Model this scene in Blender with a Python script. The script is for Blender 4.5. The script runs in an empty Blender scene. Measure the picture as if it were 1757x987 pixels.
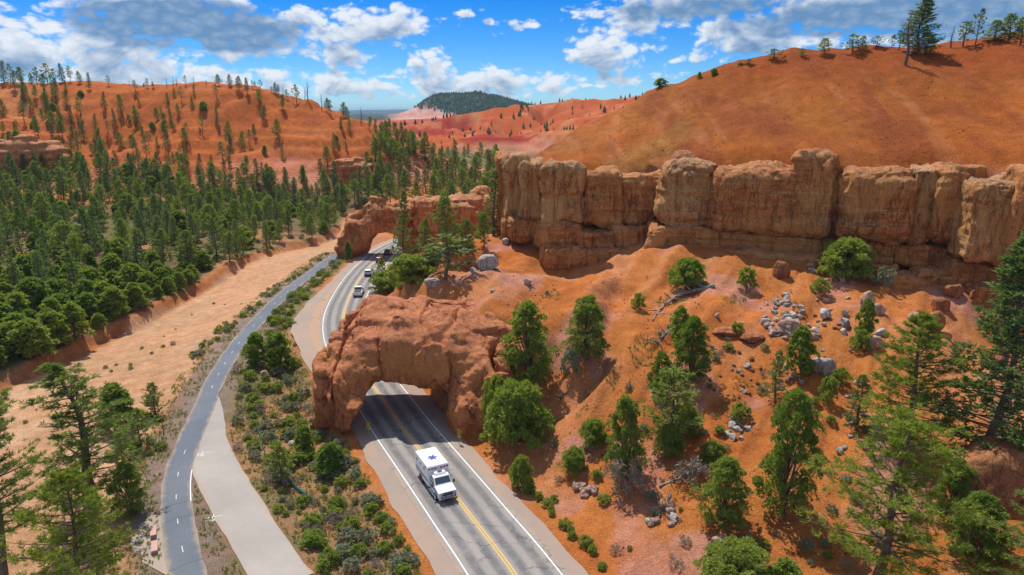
import bpy, bmesh, math, random
import numpy as np
from mathutils import Vector, Matrix

# ------------------------------------------------------------------ camera
scene = bpy.context.scene
COL = scene.collection
CH, PITCH, FPX = 40.0, math.radians(14.5), 1171.0
cam_d = bpy.data.cameras.new('camera'); cam = bpy.data.objects.new('camera', cam_d); COL.objects.link(cam)
cam.location = (0, 0, CH); cam.rotation_euler = (math.pi/2 - PITCH, 0, 0)
cam_d.sensor_width = 36.0; cam_d.lens = 36.0*FPX/1757.0; cam_d.clip_start = 0.5; cam_d.clip_end = 60000
scene.camera = cam
SUN_AZ, SUN_EL = math.radians(-26), math.radians(59)        # azimuth from +Y towards +X
scene.view_settings.view_transform = 'Standard'; scene.view_settings.look = 'None'
scene.view_settings.gamma = 1.0; scene.view_settings.exposure = 0.12
scene.cycles.max_bounces = 5; scene.cycles.diffuse_bounces = 3; scene.cycles.transparent_max_bounces = 6
# ------------------------------------------------------------------ world
world = bpy.data.worlds.new('World'); scene.world = world; world.use_nodes = True
def build_world():
    nt = world.node_tree; N = nt.nodes; L = nt.links; N.clear()
    def n(t, tree=nt, **k):
        o = tree.nodes.new(t)
        for a, b in k.items(): setattr(o, a, b)
        return o
    def mm(op, a, b=None, c=None, clamp=False):
        o = n('ShaderNodeMath', operation=op); o.use_clamp = clamp
        for i, v in enumerate((a, b, c)):
            if v is None: continue
            if isinstance(v, (int, float)): o.inputs[i].default_value = v
            else: L.new(v, o.inputs[i])
        return o.outputs[0]
    def vm(op, a, b=None, c=None):
        o = n('ShaderNodeVectorMath', operation=op)
        for i, v in enumerate((a, b, c)):
            if v is None: continue
            if isinstance(v, tuple): o.inputs[i].default_value = v
            else: L.new(v, o.inputs[i])
        return o.outputs['Value'] if op == 'DOT_PRODUCT' else o.outputs[0]
    tc = n('ShaderNodeTexCoord')
    s = n('ShaderNodeSeparateXYZ'); L.new(tc.outputs['Generated'], s.inputs[0])
    az = mm('ARCTAN2', s.outputs[0], s.outputs[1]); el = mm('ARCSINE', s.outputs[2])
    cb = n('ShaderNodeCombineXYZ'); L.new(az, cb.inputs[0]); L.new(el, cb.inputs[1]); pos = cb.outputs[0]
    def noise(vec, scale, detail, rough, dist=0.0):
        o = n('ShaderNodeTexNoise', noise_dimensions='2D'); o.inputs['Scale'].default_value = scale
        o.inputs['Detail'].default_value = detail; o.inputs['Roughness'].default_value = rough; o.inputs['Distortion'].default_value = dist
        L.new(vec, o.inputs['Vector']); return o.outputs[0]
    stretched = vm('MULTIPLY', pos, (1.0, 1.75, 1.0))
    n1 = noise(stretched, 15.0, 7.0, 0.62, 0.3)
    up = vm('ADD', stretched, (-0.006, 0.022, 0.0))
    n1u = noise(up, 15.0, 4.0, 0.58, 0.3)
    vo = n('ShaderNodeTexVoronoi', voronoi_dimensions='2D'); vo.inputs['Scale'].default_value = 52.0
    wq = n('ShaderNodeTexNoise', noise_dimensions='2D'); wq.inputs['Scale'].default_value = 60.0; wq.inputs['Detail'].default_value = 2.0
    L.new(stretched, wq.inputs['Vector'])
    L.new(vm('MULTIPLY_ADD', wq.outputs['Color'], (.02, .02, 0), stretched), vo.inputs['Vector'])
    billow = mm('SUBTRACT', 0.45, vo.outputs['Distance'])
    acc = accu = None
    for (cx, cy, rx, ry, w, *dk) in CLOUDS:
        a0 = math.atan((cx-878.5)/1171.0/(math.cos(PITCH)+(493.5-cy)/1171*math.sin(PITCH)))
        e0 = math.atan((493.5-cy)/1171.0) - PITCH; e0 = math.atan(math.tan(e0)*math.cos(a0))
        iu, iv = 1171.0/rx, 1171.0/ry
        q = vm('MULTIPLY_ADD', pos, (iu, iv, 0.0), (-a0*iu, -e0*iv, 0.0))
        f = mm('MULTIPLY_ADD', vm('DOT_PRODUCT', q, q), -0.6*w, w*.86)
        acc = f if acc is None else mm('MAXIMUM', acc, f)
        q2 = vm('DOT_PRODUCT', q, (0.0, -1.0, 0.0))          # how far below the cloud's middle
        g2 = mm('MULTIPLY_ADD', q2, 0.5*w, mm('MULTIPLY', f, 0.8+(dk[0] if dk else 0.0)))
        accu = g2 if accu is None else mm('MAXIMUM', accu, g2)
    gen = mm('MULTIPLY', mm('MAXIMUM', mm('SUBTRACT', mm('ABSOLUTE', az), 0.66), 0.0), 4.0)
    gen2 = mm('MULTIPLY', mm('MAXIMUM', mm('SUBTRACT', el, 0.17), 0.0), 4.0)
    gen = mm('MINIMUM', mm('ADD', gen, gen2), 0.55)  # unseen cloud cover beyond the frame, thickened to brighten the fill light
    acc = mm('MAXIMUM', mm('MAXIMUM', acc, gen), -0.15)
    d0 = mm('ADD', mm('MULTIPLY_ADD', n1, 2.0, -1.42), acc)
    d0 = mm('MULTIPLY_ADD', billow, 0.5, d0)
    du = mm('ADD', mm('MULTIPLY_ADD', n1u, 2.0, -1.42), mm('MAXIMUM', accu, -0.1))
    def sstep(v, a, b):
        o = n('ShaderNodeMapRange', interpolation_type='SMOOTHSTEP'); L.new(v, o.inputs[0])
        o.inputs[1].default_value = a; o.inputs[2].default_value = b; return o.outputs[0]
    alpha = sstep(d0, -0.02, 0.40)
    shade = mm('ADD', mm('MULTIPLY', sstep(du, -0.1, 0.95), 0.95), mm('MULTIPLY', billow, -0.28), clamp=True)
    sky = n('ShaderNodeTexSky'); sky.sky_type = 'NISHITA'; sky.sun_disc = False
    sky.sun_elevation = SUN_EL; sky.sun_rotation = SUN_AZ
    sky.altitude = 2400; sky.air_density = 1.0; sky.dust_density = 0.3; sky.ozone_density = 3.0
    # photographs saturate this sky: gamma + tint towards blue
    hs = n('ShaderNodeHueSaturation'); hs.inputs['Saturation'].default_value = 1.55; hs.inputs['Value'].default_value = SKYV
    L.new(sky.outputs[0], hs.inputs['Color'])
    tint = n('ShaderNodeMix', data_type='RGBA', blend_type='MULTIPLY'); tint.inputs[0].default_value = 1.0
    L.new(hs.outputs[0], tint.inputs[6]); tint.inputs[7].default_value = SKYTINT
    cl = n('ShaderNodeMix', data_type='RGBA'); L.new(shade, cl.inputs[0])
    cl.inputs[6].default_value = CLOUD_HI; cl.inputs[7].default_value = CLOUD_LO
    mx = n('ShaderNodeMix', data_type='RGBA'); L.new(mm('MULTIPLY', alpha, 0.95), mx.inputs[0])
    L.new(tint.outputs[2], mx.inputs[6]); L.new(cl.outputs[2], mx.inputs[7])
    bg = n('ShaderNodeBackground'); bg.inputs['Strength'].default_value = 0.135
    L.new(mx.outputs[2], bg.inputs['Color'])
    out = n('ShaderNodeOutputWorld'); L.new(bg.outputs[0], out.inputs['Surface'])
SKYV = 0.66
SKYTINT = (0.62, 0.92, 1.25, 1)
CLOUD_HI = (5.9, 6.2, 6.6, 1); CLOUD_LO = (1.0, 1.95, 3.4, 1)
CLOUDS = [(90, 75, 190, 50, 1.1), (60, 20, 90, 20, .6), (195, 20, 60, 22, .8), (325, 32, 170, 40, 1.45, .9), (610, 42, 165, 36, 1.1),
          (400, 85, 150, 20, .9), (170, 125, 250, 34, 1.0), (590, 100, 60, 30, 1.0), (735, 108, 40, 32, .95), (870, 138, 210, 26, 1.05),
          (910, 42, 50, 12, .95), (1040, 78, 75, 42, 1.15), (1015, 18, 60, 20, .9), (1110, 45, 90, 45, .9), (1290, 60, 110, 40, 1.1),
          (1230, 8, 200, 22, 1.2, .6), (1500, 18, 240, 34, 1.35, .8), (1420, 62, 190, 26, 1.0), (1720, 25, 130, 50, 1.2, .5), (1150, 132, 40, 10, .7), (690, 155, 300, 20, .95), (620, 125, 160, 20, .8),
          (430, 135, 230, 26, .95), (800, 24, 16, 7, .8), (837, 36, 10, 7, .8), (1180, 98, 40, 10, .6)]
build_world()
sun_d = bpy.data.lights.new('sun', 'SUN'); sun_o = bpy.data.objects.new('sun', sun_d); COL.objects.link(sun_o)
sun_d.energy = 4.9; sun_d.angle = math.radians(0.53); sun_d.color = (1.0, 0.93, 0.82)
_sd = Vector((math.sin(SUN_AZ)*math.cos(SUN_EL), math.cos(SUN_AZ)*math.cos(SUN_EL), math.sin(SUN_EL)))
sun_o.rotation_euler = _sd.to_track_quat('Z', 'Y').to_euler(); sun_o.location = (0, 0, 120)

# ------------------------------------------------------------------ helpers
R = math.radians
def ray(px, py):
    dx = (px-878.5)/FPX; dy = (493.5-py)/FPX
    return np.array([dx, math.cos(PITCH)+dy*math.sin(PITCH), -math.sin(PITCH)+dy*math.cos(PITCH)])
def PZ(px, py, z):                     # point of the ray at height z
    d = ray(px, py); t = (z-CH)/d[2]; return np.array([0, 0, CH]) + d*t
def PY(px, py, Y):                     # point of the ray at depth Y
    d = ray(px, py); t = Y/d[1]; return np.array([0, 0, CH]) + d*t
def proj(P):
    P = np.atleast_2d(P); x, y, z = P[:, 0], P[:, 1], P[:, 2]-CH
    c = y*math.cos(PITCH)-z*math.sin(PITCH); u = y*math.sin(PITCH)+z*math.cos(PITCH)
    return 878.5+FPX*x/c, 493.5-FPX*u/c, c
def smooth(a, b, x):
    t = np.clip((x-a)/(b-a), 0, 1); return t*t*(3-2*t)
def _h(ix, iy, iz):
    n = (ix.astype(np.uint32)*np.uint32(374761393) + iy.astype(np.uint32)*np.uint32(668265263) + iz.astype(np.uint32)*np.uint32(2246822519))
    n = (n ^ (n >> np.uint32(13)))*np.uint32(1274126177); n ^= n >> np.uint32(16)
    n = n*np.uint32(2654435761); n ^= n >> np.uint32(15)
    return (n & np.uint32(0xffffff)).astype(np.float32)/np.float32(8388608.0) - 1
def vnoise(x, y, z):
    x = np.asarray(x, np.float32); y = np.asarray(y, np.float32); z = np.asarray(z, np.float32)
    fx, fy, fz = np.floor(x), np.floor(y), np.floor(z)
    ix, iy, iz = fx.astype(np.int32), fy.astype(np.int32), fz.astype(np.int32)
    u, v, w = x-fx, y-fy, z-fz
    u = u*u*u*(u*(u*6-15)+10); v = v*v*v*(v*(v*6-15)+10); w = w*w*w*(w*(w*6-15)+10)
    def c(a, b, d): return _h(ix+a, iy+b, iz+d)
    x00 = c(0,0,0)*(1-u)+c(1,0,0)*u; x10 = c(0,1,0)*(1-u)+c(1,1,0)*u
    x01 = c(0,0,1)*(1-u)+c(1,0,1)*u; x11 = c(0,1,1)*(1-u)+c(1,1,1)*u
    return (x00*(1-v)+x10*v)*(1-w) + (x01*(1-v)+x11*v)*w
def fbm(x, y, z=None, oct=4, s=1.0, gain=.5):
    x = np.asarray(x, np.float32); y = np.asarray(y, np.float32)
    z = np.zeros_like(x) if z is None else np.asarray(z, np.float32)
    a, t, f = 1.0, 0.0, s
    for i in range(oct):
        xr = x*.8-y*.6; yr = x*.6+y*.8
        t = t + a*vnoise(xr*f+i*17.3, yr*f-i*9.1, z*f+i*5.7); a *= gain; f *= 2.03
        x, y = xr, yr
    return t
def ridged(x, y, z=None, oct=4, s=1.0):
    z = np.zeros_like(np.asarray(x, np.float32)) if z is None else z
    a, t, f = 1.0, 0.0, s
    for i in range(oct):
        t = t + a*(1-np.abs(vnoise(np.asarray(x)*f+i*31.7, np.asarray(y)*f+i*11.3, np.asarray(z)*f-i*7.7))*2); a *= .5; f *= 2.1
    return t
MESHES = {}
def mesh_of(name, V, F, mat=None, smooth_=True, col=None, uv=None):
    me = bpy.data.meshes.new(name)
    V = np.asarray(V, np.float32); F = np.asarray(F, np.int32); k = F.shape[1]
    me.vertices.add(len(V)); me.vertices.foreach_set('co', V.ravel())
    me.loops.add(F.size); me.loops.foreach_set('vertex_index', F.ravel())
    me.polygons.add(len(F)); me.polygons.foreach_set('loop_start', np.arange(len(F), dtype=np.int32)*k)
    me.polygons.foreach_set('loop_total', np.full(len(F), k, np.int32))
    me.polygons.foreach_set('use_smooth', np.full(len(F), bool(smooth_)))
    me.update(calc_edges=True)
    if col is not None:
        at = me.attributes.new('Col', 'FLOAT_COLOR', 'POINT'); c = np.ones((len(V), 4), np.float32)
        c[:, :3] = np.asarray(col).reshape(len(V), -1); at.data.foreach_set('color', c.ravel())
    if uv is not None:
        at = me.attributes.new('Lat', 'FLOAT', 'POINT'); at.data.foreach_set('value', np.asarray(uv, np.float32))
    if mat: me.materials.append(mat)
    return me
def add(name, me, parent=None, loc=None, rot=None, scl=None):
    o = bpy.data.objects.new(name, me); COL.objects.link(o)
    if parent is not None: o.parent = parent
    if loc is not None: o.location = [float(q) for q in loc]
    if rot is not None: o.rotation_euler = rot
    if scl is not None: o.scale = scl if hasattr(scl, '__len__') else (scl,)*3
    return o
def tag(o, label, cat, group=None):
    o['label'] = label; o['category'] = cat
    if group: o['group'] = group
    return o
def struct(o): o['kind'] = 'structure'; return o
def stuff(o, label, cat):
    o['kind'] = 'stuff'; o['label'] = label; o['category'] = cat; return o
def cat_meshes(parts):
    Vs, Fs, off = [], [], 0
    for V, F in parts:
        Vs.append(np.asarray(V, float)); Fs.append(np.asarray(F)+off); off += len(V)
    return np.concatenate(Vs), np.concatenate(Fs)
# ------------------------------------------------------------------ materials
def nodes(name):
    m = bpy.data.materials.new(name); m.use_nodes = True
    return m, m.node_tree.nodes, m.node_tree.links, m.node_tree.nodes['Principled BSDF']
def plain(name, c, rough=.6, metal=0.0, spec=.5, noise=0.0, emit=None):
    m, N, L, b = nodes(name)
    b.inputs['Base Color'].default_value = (*c, 1); b.inputs['Roughness'].default_value = rough
    b.inputs['Metallic'].default_value = metal; b.inputs['Specular IOR Level'].default_value = spec
    t = N.new('ShaderNodeTexNoise'); t.inputs['Scale'].default_value = 6.0; t.inputs['Detail'].default_value = 4
    co = N.new('ShaderNodeTexCoord'); L.new(co.outputs['Object'], t.inputs['Vector'])
    hs = N.new('ShaderNodeHueSaturation'); hs.inputs['Color'].default_value = (*c, 1)
    mr = N.new('ShaderNodeMapRange'); mr.inputs[3].default_value = 1-noise-.04; mr.inputs[4].default_value = 1+noise+.04
    L.new(t.outputs[0], mr.inputs[0]); L.new(mr.outputs[0], hs.inputs['Value']); L.new(hs.outputs[0], b.inputs['Base Color'])
    if emit: b.inputs['Emission Color'].default_value = (*emit[0], 1); b.inputs['Emission Strength'].default_value = emit[1]
    return m
def mixc(N, L, fac, a, b, mode='MIX'):
    o = N.new('ShaderNodeMix'); o.data_type = 'RGBA'; o.blend_type = mode
    for s, v in ((0, fac), (6, a), (7, b)):
        if hasattr(v, 'links') or isinstance(v, bpy.types.NodeSocket): L.new(v, o.inputs[s])
        else: o.inputs[s].default_value = v if s == 0 else (*v, 1) if len(v) == 3 else v
    return o.outputs[2]
def ntex(N, L, vec, scale, detail=5, rough=.55, dist=0.0, kind='ShaderNodeTexNoise'):
    t = N.new(kind); t.inputs['Scale'].default_value = scale
    if kind == 'ShaderNodeTexNoise':
        t.inputs['Detail'].default_value = detail; t.inputs['Roughness'].default_value = rough; t.inputs['Distortion'].default_value = dist
    L.new(vec, t.inputs['Vector']); return t.outputs[0]
def ramp(N, L, v, a, b, c=0.0, d=1.0, sm=True):
    o = N.new('ShaderNodeMapRange'); o.interpolation_type = 'SMOOTHSTEP' if sm else 'LINEAR'
    L.new(v, o.inputs[0])
    for i, q in enumerate((a, b, c, d)): o.inputs[i+1].default_value = q
    return o.outputs[0]
def scaled(N, L, vec, s):
    o = N.new('ShaderNodeMapping'); L.new(vec, o.inputs['Vector']); o.inputs['Scale'].default_value = s; return o.outputs[0]
def bump(N, L, b, h, strength, dist):
    o = N.new('ShaderNodeBump'); o.inputs['Strength'].default_value = strength; o.inputs['Distance'].default_value = dist
    L.new(h, o.inputs['Height']); L.new(o.outputs[0], b.inputs['Normal']); return o
def mathn(N, L, op, a, b=0.0):
    o = N.new('ShaderNodeMath'); o.operation = op
    for i, v in enumerate((a, b)):
        if isinstance(v, (int, float)): o.inputs[i].default_value = v
        else: L.new(v, o.inputs[i])
    return o.outputs[0]
def mat_terrain():
    m, N, L, b = nodes('soil'); co = N.new('ShaderNodeTexCoord').outputs['Object']
    at = N.new('ShaderNodeAttribute'); at.attribute_name = 'Col'
    big = ntex(N, L, co, .06, 6, .6); mid = ntex(N, L, co, .5, 6, .65); fine = ntex(N, L, co, 4.5, 6, .75)
    c = mixc(N, L, ramp(N, L, big, .3, .7), at.outputs['Color'], (.88, .95, .95), 'MULTIPLY')
    c = mixc(N, L, ramp(N, L, mid, .28, .75), mixc(N, L, 1.0, c, (.80, .76, .72), 'MULTIPLY'), mixc(N, L, 1.0, c, (1.13, 1.16, 1.2), 'MULTIPLY'))
    c = mixc(N, L, ramp(N, L, fine, .32, .7), mixc(N, L, 1.0, c, (.68, .64, .62), 'MULTIPLY'), mixc(N, L, 1.0, c, (1.14, 1.16, 1.18), 'MULTIPLY'))
    grit = ntex(N, L, co, 1.6, 8, .8); c = mixc(N, L, ramp(N, L, grit, .5, .75, 0, .45), c, mixc(N, L, 1.0, c, (.55, .5, .5), 'MULTIPLY'))
    v = N.new('ShaderNodeTexVoronoi'); v.inputs['Scale'].default_value = 2.2; L.new(co, v.inputs['Vector'])
    peb = ramp(N, L, v.outputs['Distance'], .10, .2, 1, 0)
    sel = N.new('ShaderNodeSeparateColor'); L.new(v.outputs['Color'], sel.inputs[0])
    peb = mathn(N, L, 'MULTIPLY', peb, mathn(N, L, 'GREATER_THAN', sel.outputs[0], .72))
    c = mixc(N, L, peb, c, mixc(N, L, .55, c, (.5, .38, .3)))
    L.new(c, b.inputs['Base Color']); b.inputs['Roughness'].default_value = .95; b.inputs['Specular IOR Level'].default_value = .12
    h = mathn(N, L, 'ADD', mathn(N, L, 'MULTIPLY', mid, .45), mathn(N, L, 'MULTIPLY', fine, .42))
    h = mathn(N, L, 'ADD', h, mathn(N, L, 'MULTIPLY', peb, .15))
    h = mathn(N, L, 'ADD', h, mathn(N, L, 'MULTIPLY', grit, .5)); bump(N, L, b, h, .95, .5); return m
def mat_rock(name, a, bcol, pale, dark, strata=1.0, top_pale=None, beds=None, crack=.5):
    """layered sandstone: a/bcol body tones, pale weathering and dark varnish streaks; all in world (object) coordinates"""
    m, N, L, b = nodes(name); co = N.new('ShaderNodeTexCoord').outputs['Object']
    big = ntex(N, L, co, .16, 5, .6); mid = ntex(N, L, co, .9, 7, .68, .6); fine = ntex(N, L, co, 6.0, 6, .72)
    lay = ntex(N, L, scaled(N, L, co, (.06, .06, 1.5)), 1.0, 6, .65, .3)
    lay2 = ntex(N, L, scaled(N, L, co, (.35, .35, 2.6)), 1.0, 5, .62, .5)
    stk = ntex(N, L, scaled(N, L, co, (1.3, 1.3, .1)), 1.0, 7, .68, .5)
    c = mixc(N, L, ramp(N, L, big, .34, .66), a, bcol)
    c = mixc(N, L, ramp(N, L, lay, .5, .72, 0, .75*strata), c, pale)
    c = mixc(N, L, ramp(N, L, stk, .53, .66, 0, .6), c, dark)
    c = mixc(N, L, ramp(N, L, mid, .55, .72, 0, .55), c, pale)
    bl = ntex(N, L, scaled(N, L, co, (.09, .09, .9)), 1.0, 5, .62, .2); bline = ramp(N, L, mathn(N, L, 'ABSOLUTE', mathn(N, L, 'SUBTRACT', bl, .5)), .0, .035, 1, 0)
    jn = ntex(N, L, scaled(N, L, co, (.55, .55, .13)), 1.0, 5, .65, .5); jline = ramp(N, L, mathn(N, L, 'ABSOLUTE', mathn(N, L, 'SUBTRACT', jn, .5)), .0, .022, 1, 0)
    crk = mathn(N, L, 'MAXIMUM', mathn(N, L, 'MULTIPLY', bline, mathn(N, L, 'MULTIPLY', ramp(N, L, big, .45, .62, .0, 1), .7*strata)), mathn(N, L, 'MULTIPLY', jline, ramp(N, L, big, .4, .6, .2, .9)))
    c = mixc(N, L, mathn(N, L, 'MULTIPLY', crk, crack), c, mixc(N, L, 1.0, dark, (.7, .65, .65), 'MULTIPLY'))
    c = mixc(N, L, ramp(N, L, mid, .48, .25, 0, .4), c, dark)
    if beds:
        sp2 = N.new('ShaderNodeSeparateXYZ'); L.new(co, sp2.inputs[0]); zz = mathn(N, L, 'ADD', sp2.outputs[2], mathn(N, L, 'MULTIPLY', mathn(N, L, 'SUBTRACT', big, .5), 5.0))
        for z0, z1, w, cc in beds: c = mixc(N, L, ramp(N, L, zz, z0, z1, 0, w), c, mixc(N, L, .45, cc, c))
    if top_pale:
        geo = N.new('ShaderNodeNewGeometry'); sp = N.new('ShaderNodeSeparateXYZ'); L.new(geo.outputs['Normal'], sp.inputs[0])
        up = mathn(N, L, 'ADD', sp.outputs[2], mathn(N, L, 'MULTIPLY', mathn(N, L, 'SUBTRACT', mid, .5), 1.2))
        c = mixc(N, L, ramp(N, L, up, .35, .9, 0, .8), c, top_pale)
    c = mixc(N, L, ramp(N, L, fine, .3, .72), mixc(N, L, 1.0, c, (.66, .62, .6), 'MULTIPLY'), mixc(N, L, 1.0, c, (1.15, 1.15, 1.15), 'MULTIPLY'))
    L.new(c, b.inputs['Base Color']); b.inputs['Roughness'].default_value = .92; b.inputs['Specular IOR Level'].default_value = .15
    h = mathn(N, L, 'ADD', mathn(N, L, 'MULTIPLY', mid, .9), mathn(N, L, 'MULTIPLY', lay2, .32*strata))
    h = mathn(N, L, 'ADD', h, mathn(N, L, 'MULTIPLY', fine, .34)); h = mathn(N, L, 'SUBTRACT', h, mathn(N, L, 'MULTIPLY', crk, .55))
    bump(N, L, b, h, 1.0, .6); return m
def mat_foliage(name, c, c2, trans=.35, rough=.7):
    m, N, L, b = nodes(name); N.remove(b); out = N['Material Output']
    at = N.new('ShaderNodeAttribute'); at.attribute_name = 'Col'
    oi = N.new('ShaderNodeObjectInfo'); co = N.new('ShaderNodeTexCoord').outputs['Object']
    big = ntex(N, L, co, .9, 3, .5)
    f = mathn(N, L, 'ADD', mathn(N, L, 'MULTIPLY', oi.outputs['Random'], .55), mathn(N, L, 'MULTIPLY', big, .5))
    col = mixc(N, L, f, c, c2); col = mixc(N, L, 1.0, col, at.outputs['Color'], 'MULTIPLY')
    d = N.new('ShaderNodeBsdfPrincipled'); L.new(col, d.inputs['Base Color']); d.inputs['Roughness'].default_value = rough
    d.inputs['Specular IOR Level'].default_value = .25
    t = N.new('ShaderNodeBsdfTranslucent'); L.new(mixc(N, L, 1.0, col, (1.5, 1.35, .6), 'MULTIPLY'), t.inputs['Color'])
    mx = N.new('ShaderNodeMixShader'); mx.inputs[0].default_value = trans
    L.new(d.outputs[0], mx.inputs[1]); L.new(t.outputs[0], mx.inputs[2]); L.new(mx.outputs[0], out.inputs['Surface']); return m
def mat_asphalt(name, a, bcol, tracks=None, half=None, cracks=True, dust=(.40, .25, .16)):
    m, N, L, b = nodes(name); co = N.new('ShaderNodeTexCoord').outputs['Object']
    big = ntex(N, L, co, .12, 5, .6, .4); mid = ntex(N, L, co, .8, 5, .6); fine = ntex(N, L, co, 14, 3, .7)
    c = mixc(N, L, ramp(N, L, big, .3, .7), a, bcol)
    if tracks:
        at = N.new('ShaderNodeAttribute'); at.attribute_name = 'Lat'
        x = mathn(N, L, 'ABSOLUTE', at.outputs['Fac'])                 # metres from the centre line
        x = mathn(N, L, 'ADD', x, mathn(N, L, 'MULTIPLY', mathn(N, L, 'SUBTRACT', big, .5), .5))
        for cen in (1.0, 2.75):
            d = mathn(N, L, 'ABSOLUTE', mathn(N, L, 'SUBTRACT', x, cen))
            w = mathn(N, L, 'MULTIPLY', ramp(N, L, d, .15, .7, 1, 0), ramp(N, L, mid, .2, .6, .35, 1))
            c = mixc(N, L, mathn(N, L, 'MULTIPLY', w, .85), c, tracks)
    if half:
        at2 = N.new('ShaderNodeAttribute'); at2.attribute_name = 'Lat'; e = mathn(N, L, 'ADD', mathn(N, L, 'ABSOLUTE', at2.outputs['Fac']), mathn(N, L, 'MULTIPLY', mathn(N, L, 'SUBTRACT', mid, .5), 1.1))
        c = mixc(N, L, ramp(N, L, e, half-.55, half+.1, 0, .9), c, dust)
    if cracks:
        v = N.new('ShaderNodeTexVoronoi'); v.feature = 'DISTANCE_TO_EDGE'; v.inputs['Scale'].default_value = .22
        wv = N.new('ShaderNodeVectorMath'); wv.operation = 'ADD'
        nz = N.new('ShaderNodeTexNoise'); nz.inputs['Scale'].default_value = .7; nz.inputs['Detail'].default_value = 5
        L.new(co, nz.inputs['Vector']); sc = N.new('ShaderNodeVectorMath'); sc.operation = 'SCALE'; sc.inputs['Scale'].default_value = 2.0
        L.new(nz.outputs['Color'], sc.inputs[0]); L.new(co, wv.inputs[0]); L.new(sc.outputs[0], wv.inputs[1]); L.new(wv.outputs[0], v.inputs['Vector'])
        ck = ramp(N, L, v.outputs['Distance'], .006, .02, .6, 0)
        ck = mathn(N, L, 'MULTIPLY', ck, ramp(N, L, big, .45, .6))
        c = mixc(N, L, ck, c, (.035, .035, .04))
    c = mixc(N, L, ramp(N, L, fine, .3, .7), mixc(N, L, 1.0, c, (.84, .84, .84), 'MULTIPLY'), mixc(N, L, 1.0, c, (1.1, 1.1, 1.1), 'MULTIPLY'))
    c = mixc(N, L, ramp(N, L, mid, .35, .7, .0, .25), c, mixc(N, L, 1.0, c, (1.25, 1.2, 1.15), 'MULTIPLY'))
    L.new(c, b.inputs['Base Color']); b.inputs['Roughness'].default_value = .85; b.inputs['Specular IOR Level'].default_value = .3
    bump(N, L, b, fine, .3, .01); return m
def mat_paint(name, c):
    m, N, L, b = nodes(name); co = N.new('ShaderNodeTexCoord').outputs['Object']
    f = ntex(N, L, co, 2.5, 6, .7)
    col = mixc(N, L, ramp(N, L, f, .52, .72, 0, .6), c, (.25, .24, .23))
    L.new(col, b.inputs['Base Color']); b.inputs['Roughness'].default_value = .7; return m
def mat_bark(name, a, bcol):
    m, N, L, b = nodes(name); co = N.new('ShaderNodeTexCoord').outputs['Object']
    f = ntex(N, L, scaled(N, L, co, (6, 6, 1.2)), 1.0, 5, .7)
    L.new(mixc(N, L, ramp(N, L, f, .35, .65), a, bcol), b.inputs['Base Color']); b.inputs['Roughness'].default_value = .95
    bump(N, L, b, f, .6, .05); return m
M = dict(
    soil=mat_terrain(),
    cliff=mat_rock('cliff_sandstone', (.60, .290, .092), (.60, .225, .070), (.74, .48, .235), (.26, .092, .042), .6, (.58, .27, .13)),
    cliff_pale=mat_rock('pale_sandstone', (.60, .34, .135), (.58, .265, .09), (.72, .50, .27), (.28, .12, .055), .6, (.58, .34, .20)),
    arch=mat_rock('red_sandstone', (.62, .260, .085), (.62, .205, .085), (.72, .37, .19), (.36, .115, .05), .2, (.62, .25, .125), [(3.2, 1.6, .85, (.50, .145, .065)), (8.0, 10.5, .75, (.60, .235, .13))], .4),
    fararch=mat_rock('far_sandstone', (.58, .255, .09), (.60, .225, .085), (.70, .42, .21), (.32, .11, .055), .6, (.62, .30, .16), None, .4),
    grey_rock=mat_rock('grey_stone', (.62, .57, .53), (.56, .48, .43), (.76, .72, .68), (.40, .33, .30), .4, None, None, .15),
    pink_rock=mat_rock('pink_stone', (.64, .41, .33), (.66, .47, .38), (.78, .62, .54), (.44, .24, .18), .4, None, None, .15),
    orange_rock=mat_rock('orange_stone', (.50, .22, .10), (.47, .18, .08), (.62, .36, .22), (.28, .1, .06), .5, None, None, .15),
    white_rock=mat_rock('white_stone', (.76, .72, .68), (.70, .63, .58), (.82, .80, .77), (.52, .46, .42), .3, None, None, .15),
    pine=mat_foliage('pine_needles', (.105, .180, .042), (.245, .330, .070), .42),
    pine_bright=mat_foliage('bright_needles', (.150, .230, .030), (.225, .290, .042), .45),
    fir=mat_foliage('fir_needles', (.085, .155, .056), (.185, .270, .085), .38),
    juniper=mat_foliage('juniper_scales', (.125, .215, .045), (.270, .355, .075), .42),
    leaf=mat_foliage('shrub_leaves', (.185, .290, .055), (.300, .360, .085), .42),
    sage=mat_foliage('sage_leaves', (.200, .250, .155), (.300, .325, .235), .28),
    dry=mat_foliage('dry_twigs', (.20, .17, .13), (.30, .26, .21), .1),
    grass=mat_foliage('grass_blades', (.185, .250, .065), (.300, .300, .105), .3),
    bark=mat_bark('pine_bark', (.10, .065, .045), (.19, .125, .085)),
    greywood=mat_bark('dead_wood', (.30, .265, .24), (.17, .15, .14)),
    darkwood=mat_bark('dark_wood', (.07, .055, .045), (.14, .11, .09)),
    road=mat_asphalt('road_asphalt', (.25, .235, .225), (.30, .275, .255), (.115, .118, .128), half=4.6),
    shoulder=mat_asphalt('shoulder_gravel', (.34, .250, .195), (.29, .230, .195), cracks=False),
    path=mat_asphalt('path_asphalt', (.105, .128, .162), (.135, .156, .188), half=1.5, cracks=False, dust=(.30, .235, .18)),
    spur=mat_asphalt('spur_paving', (.31, .285, .265), (.37, .335, .31), half=2.45, cracks=False, dust=(.36, .28, .22)),
    gravel=mat_asphalt('gravel', (.30, .25, .21), (.36, .29, .24), cracks=False),
    worn_paint=mat_paint('worn_paint', (.52, .52, .50)), white_paint=mat_paint('white_paint', (.78, .76, .72)), yellow_paint=mat_paint('yellow_paint', (.70, .42, .04)),
    patch=plain('crack_sealant', (.03, .033, .04), .6),
)

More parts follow.
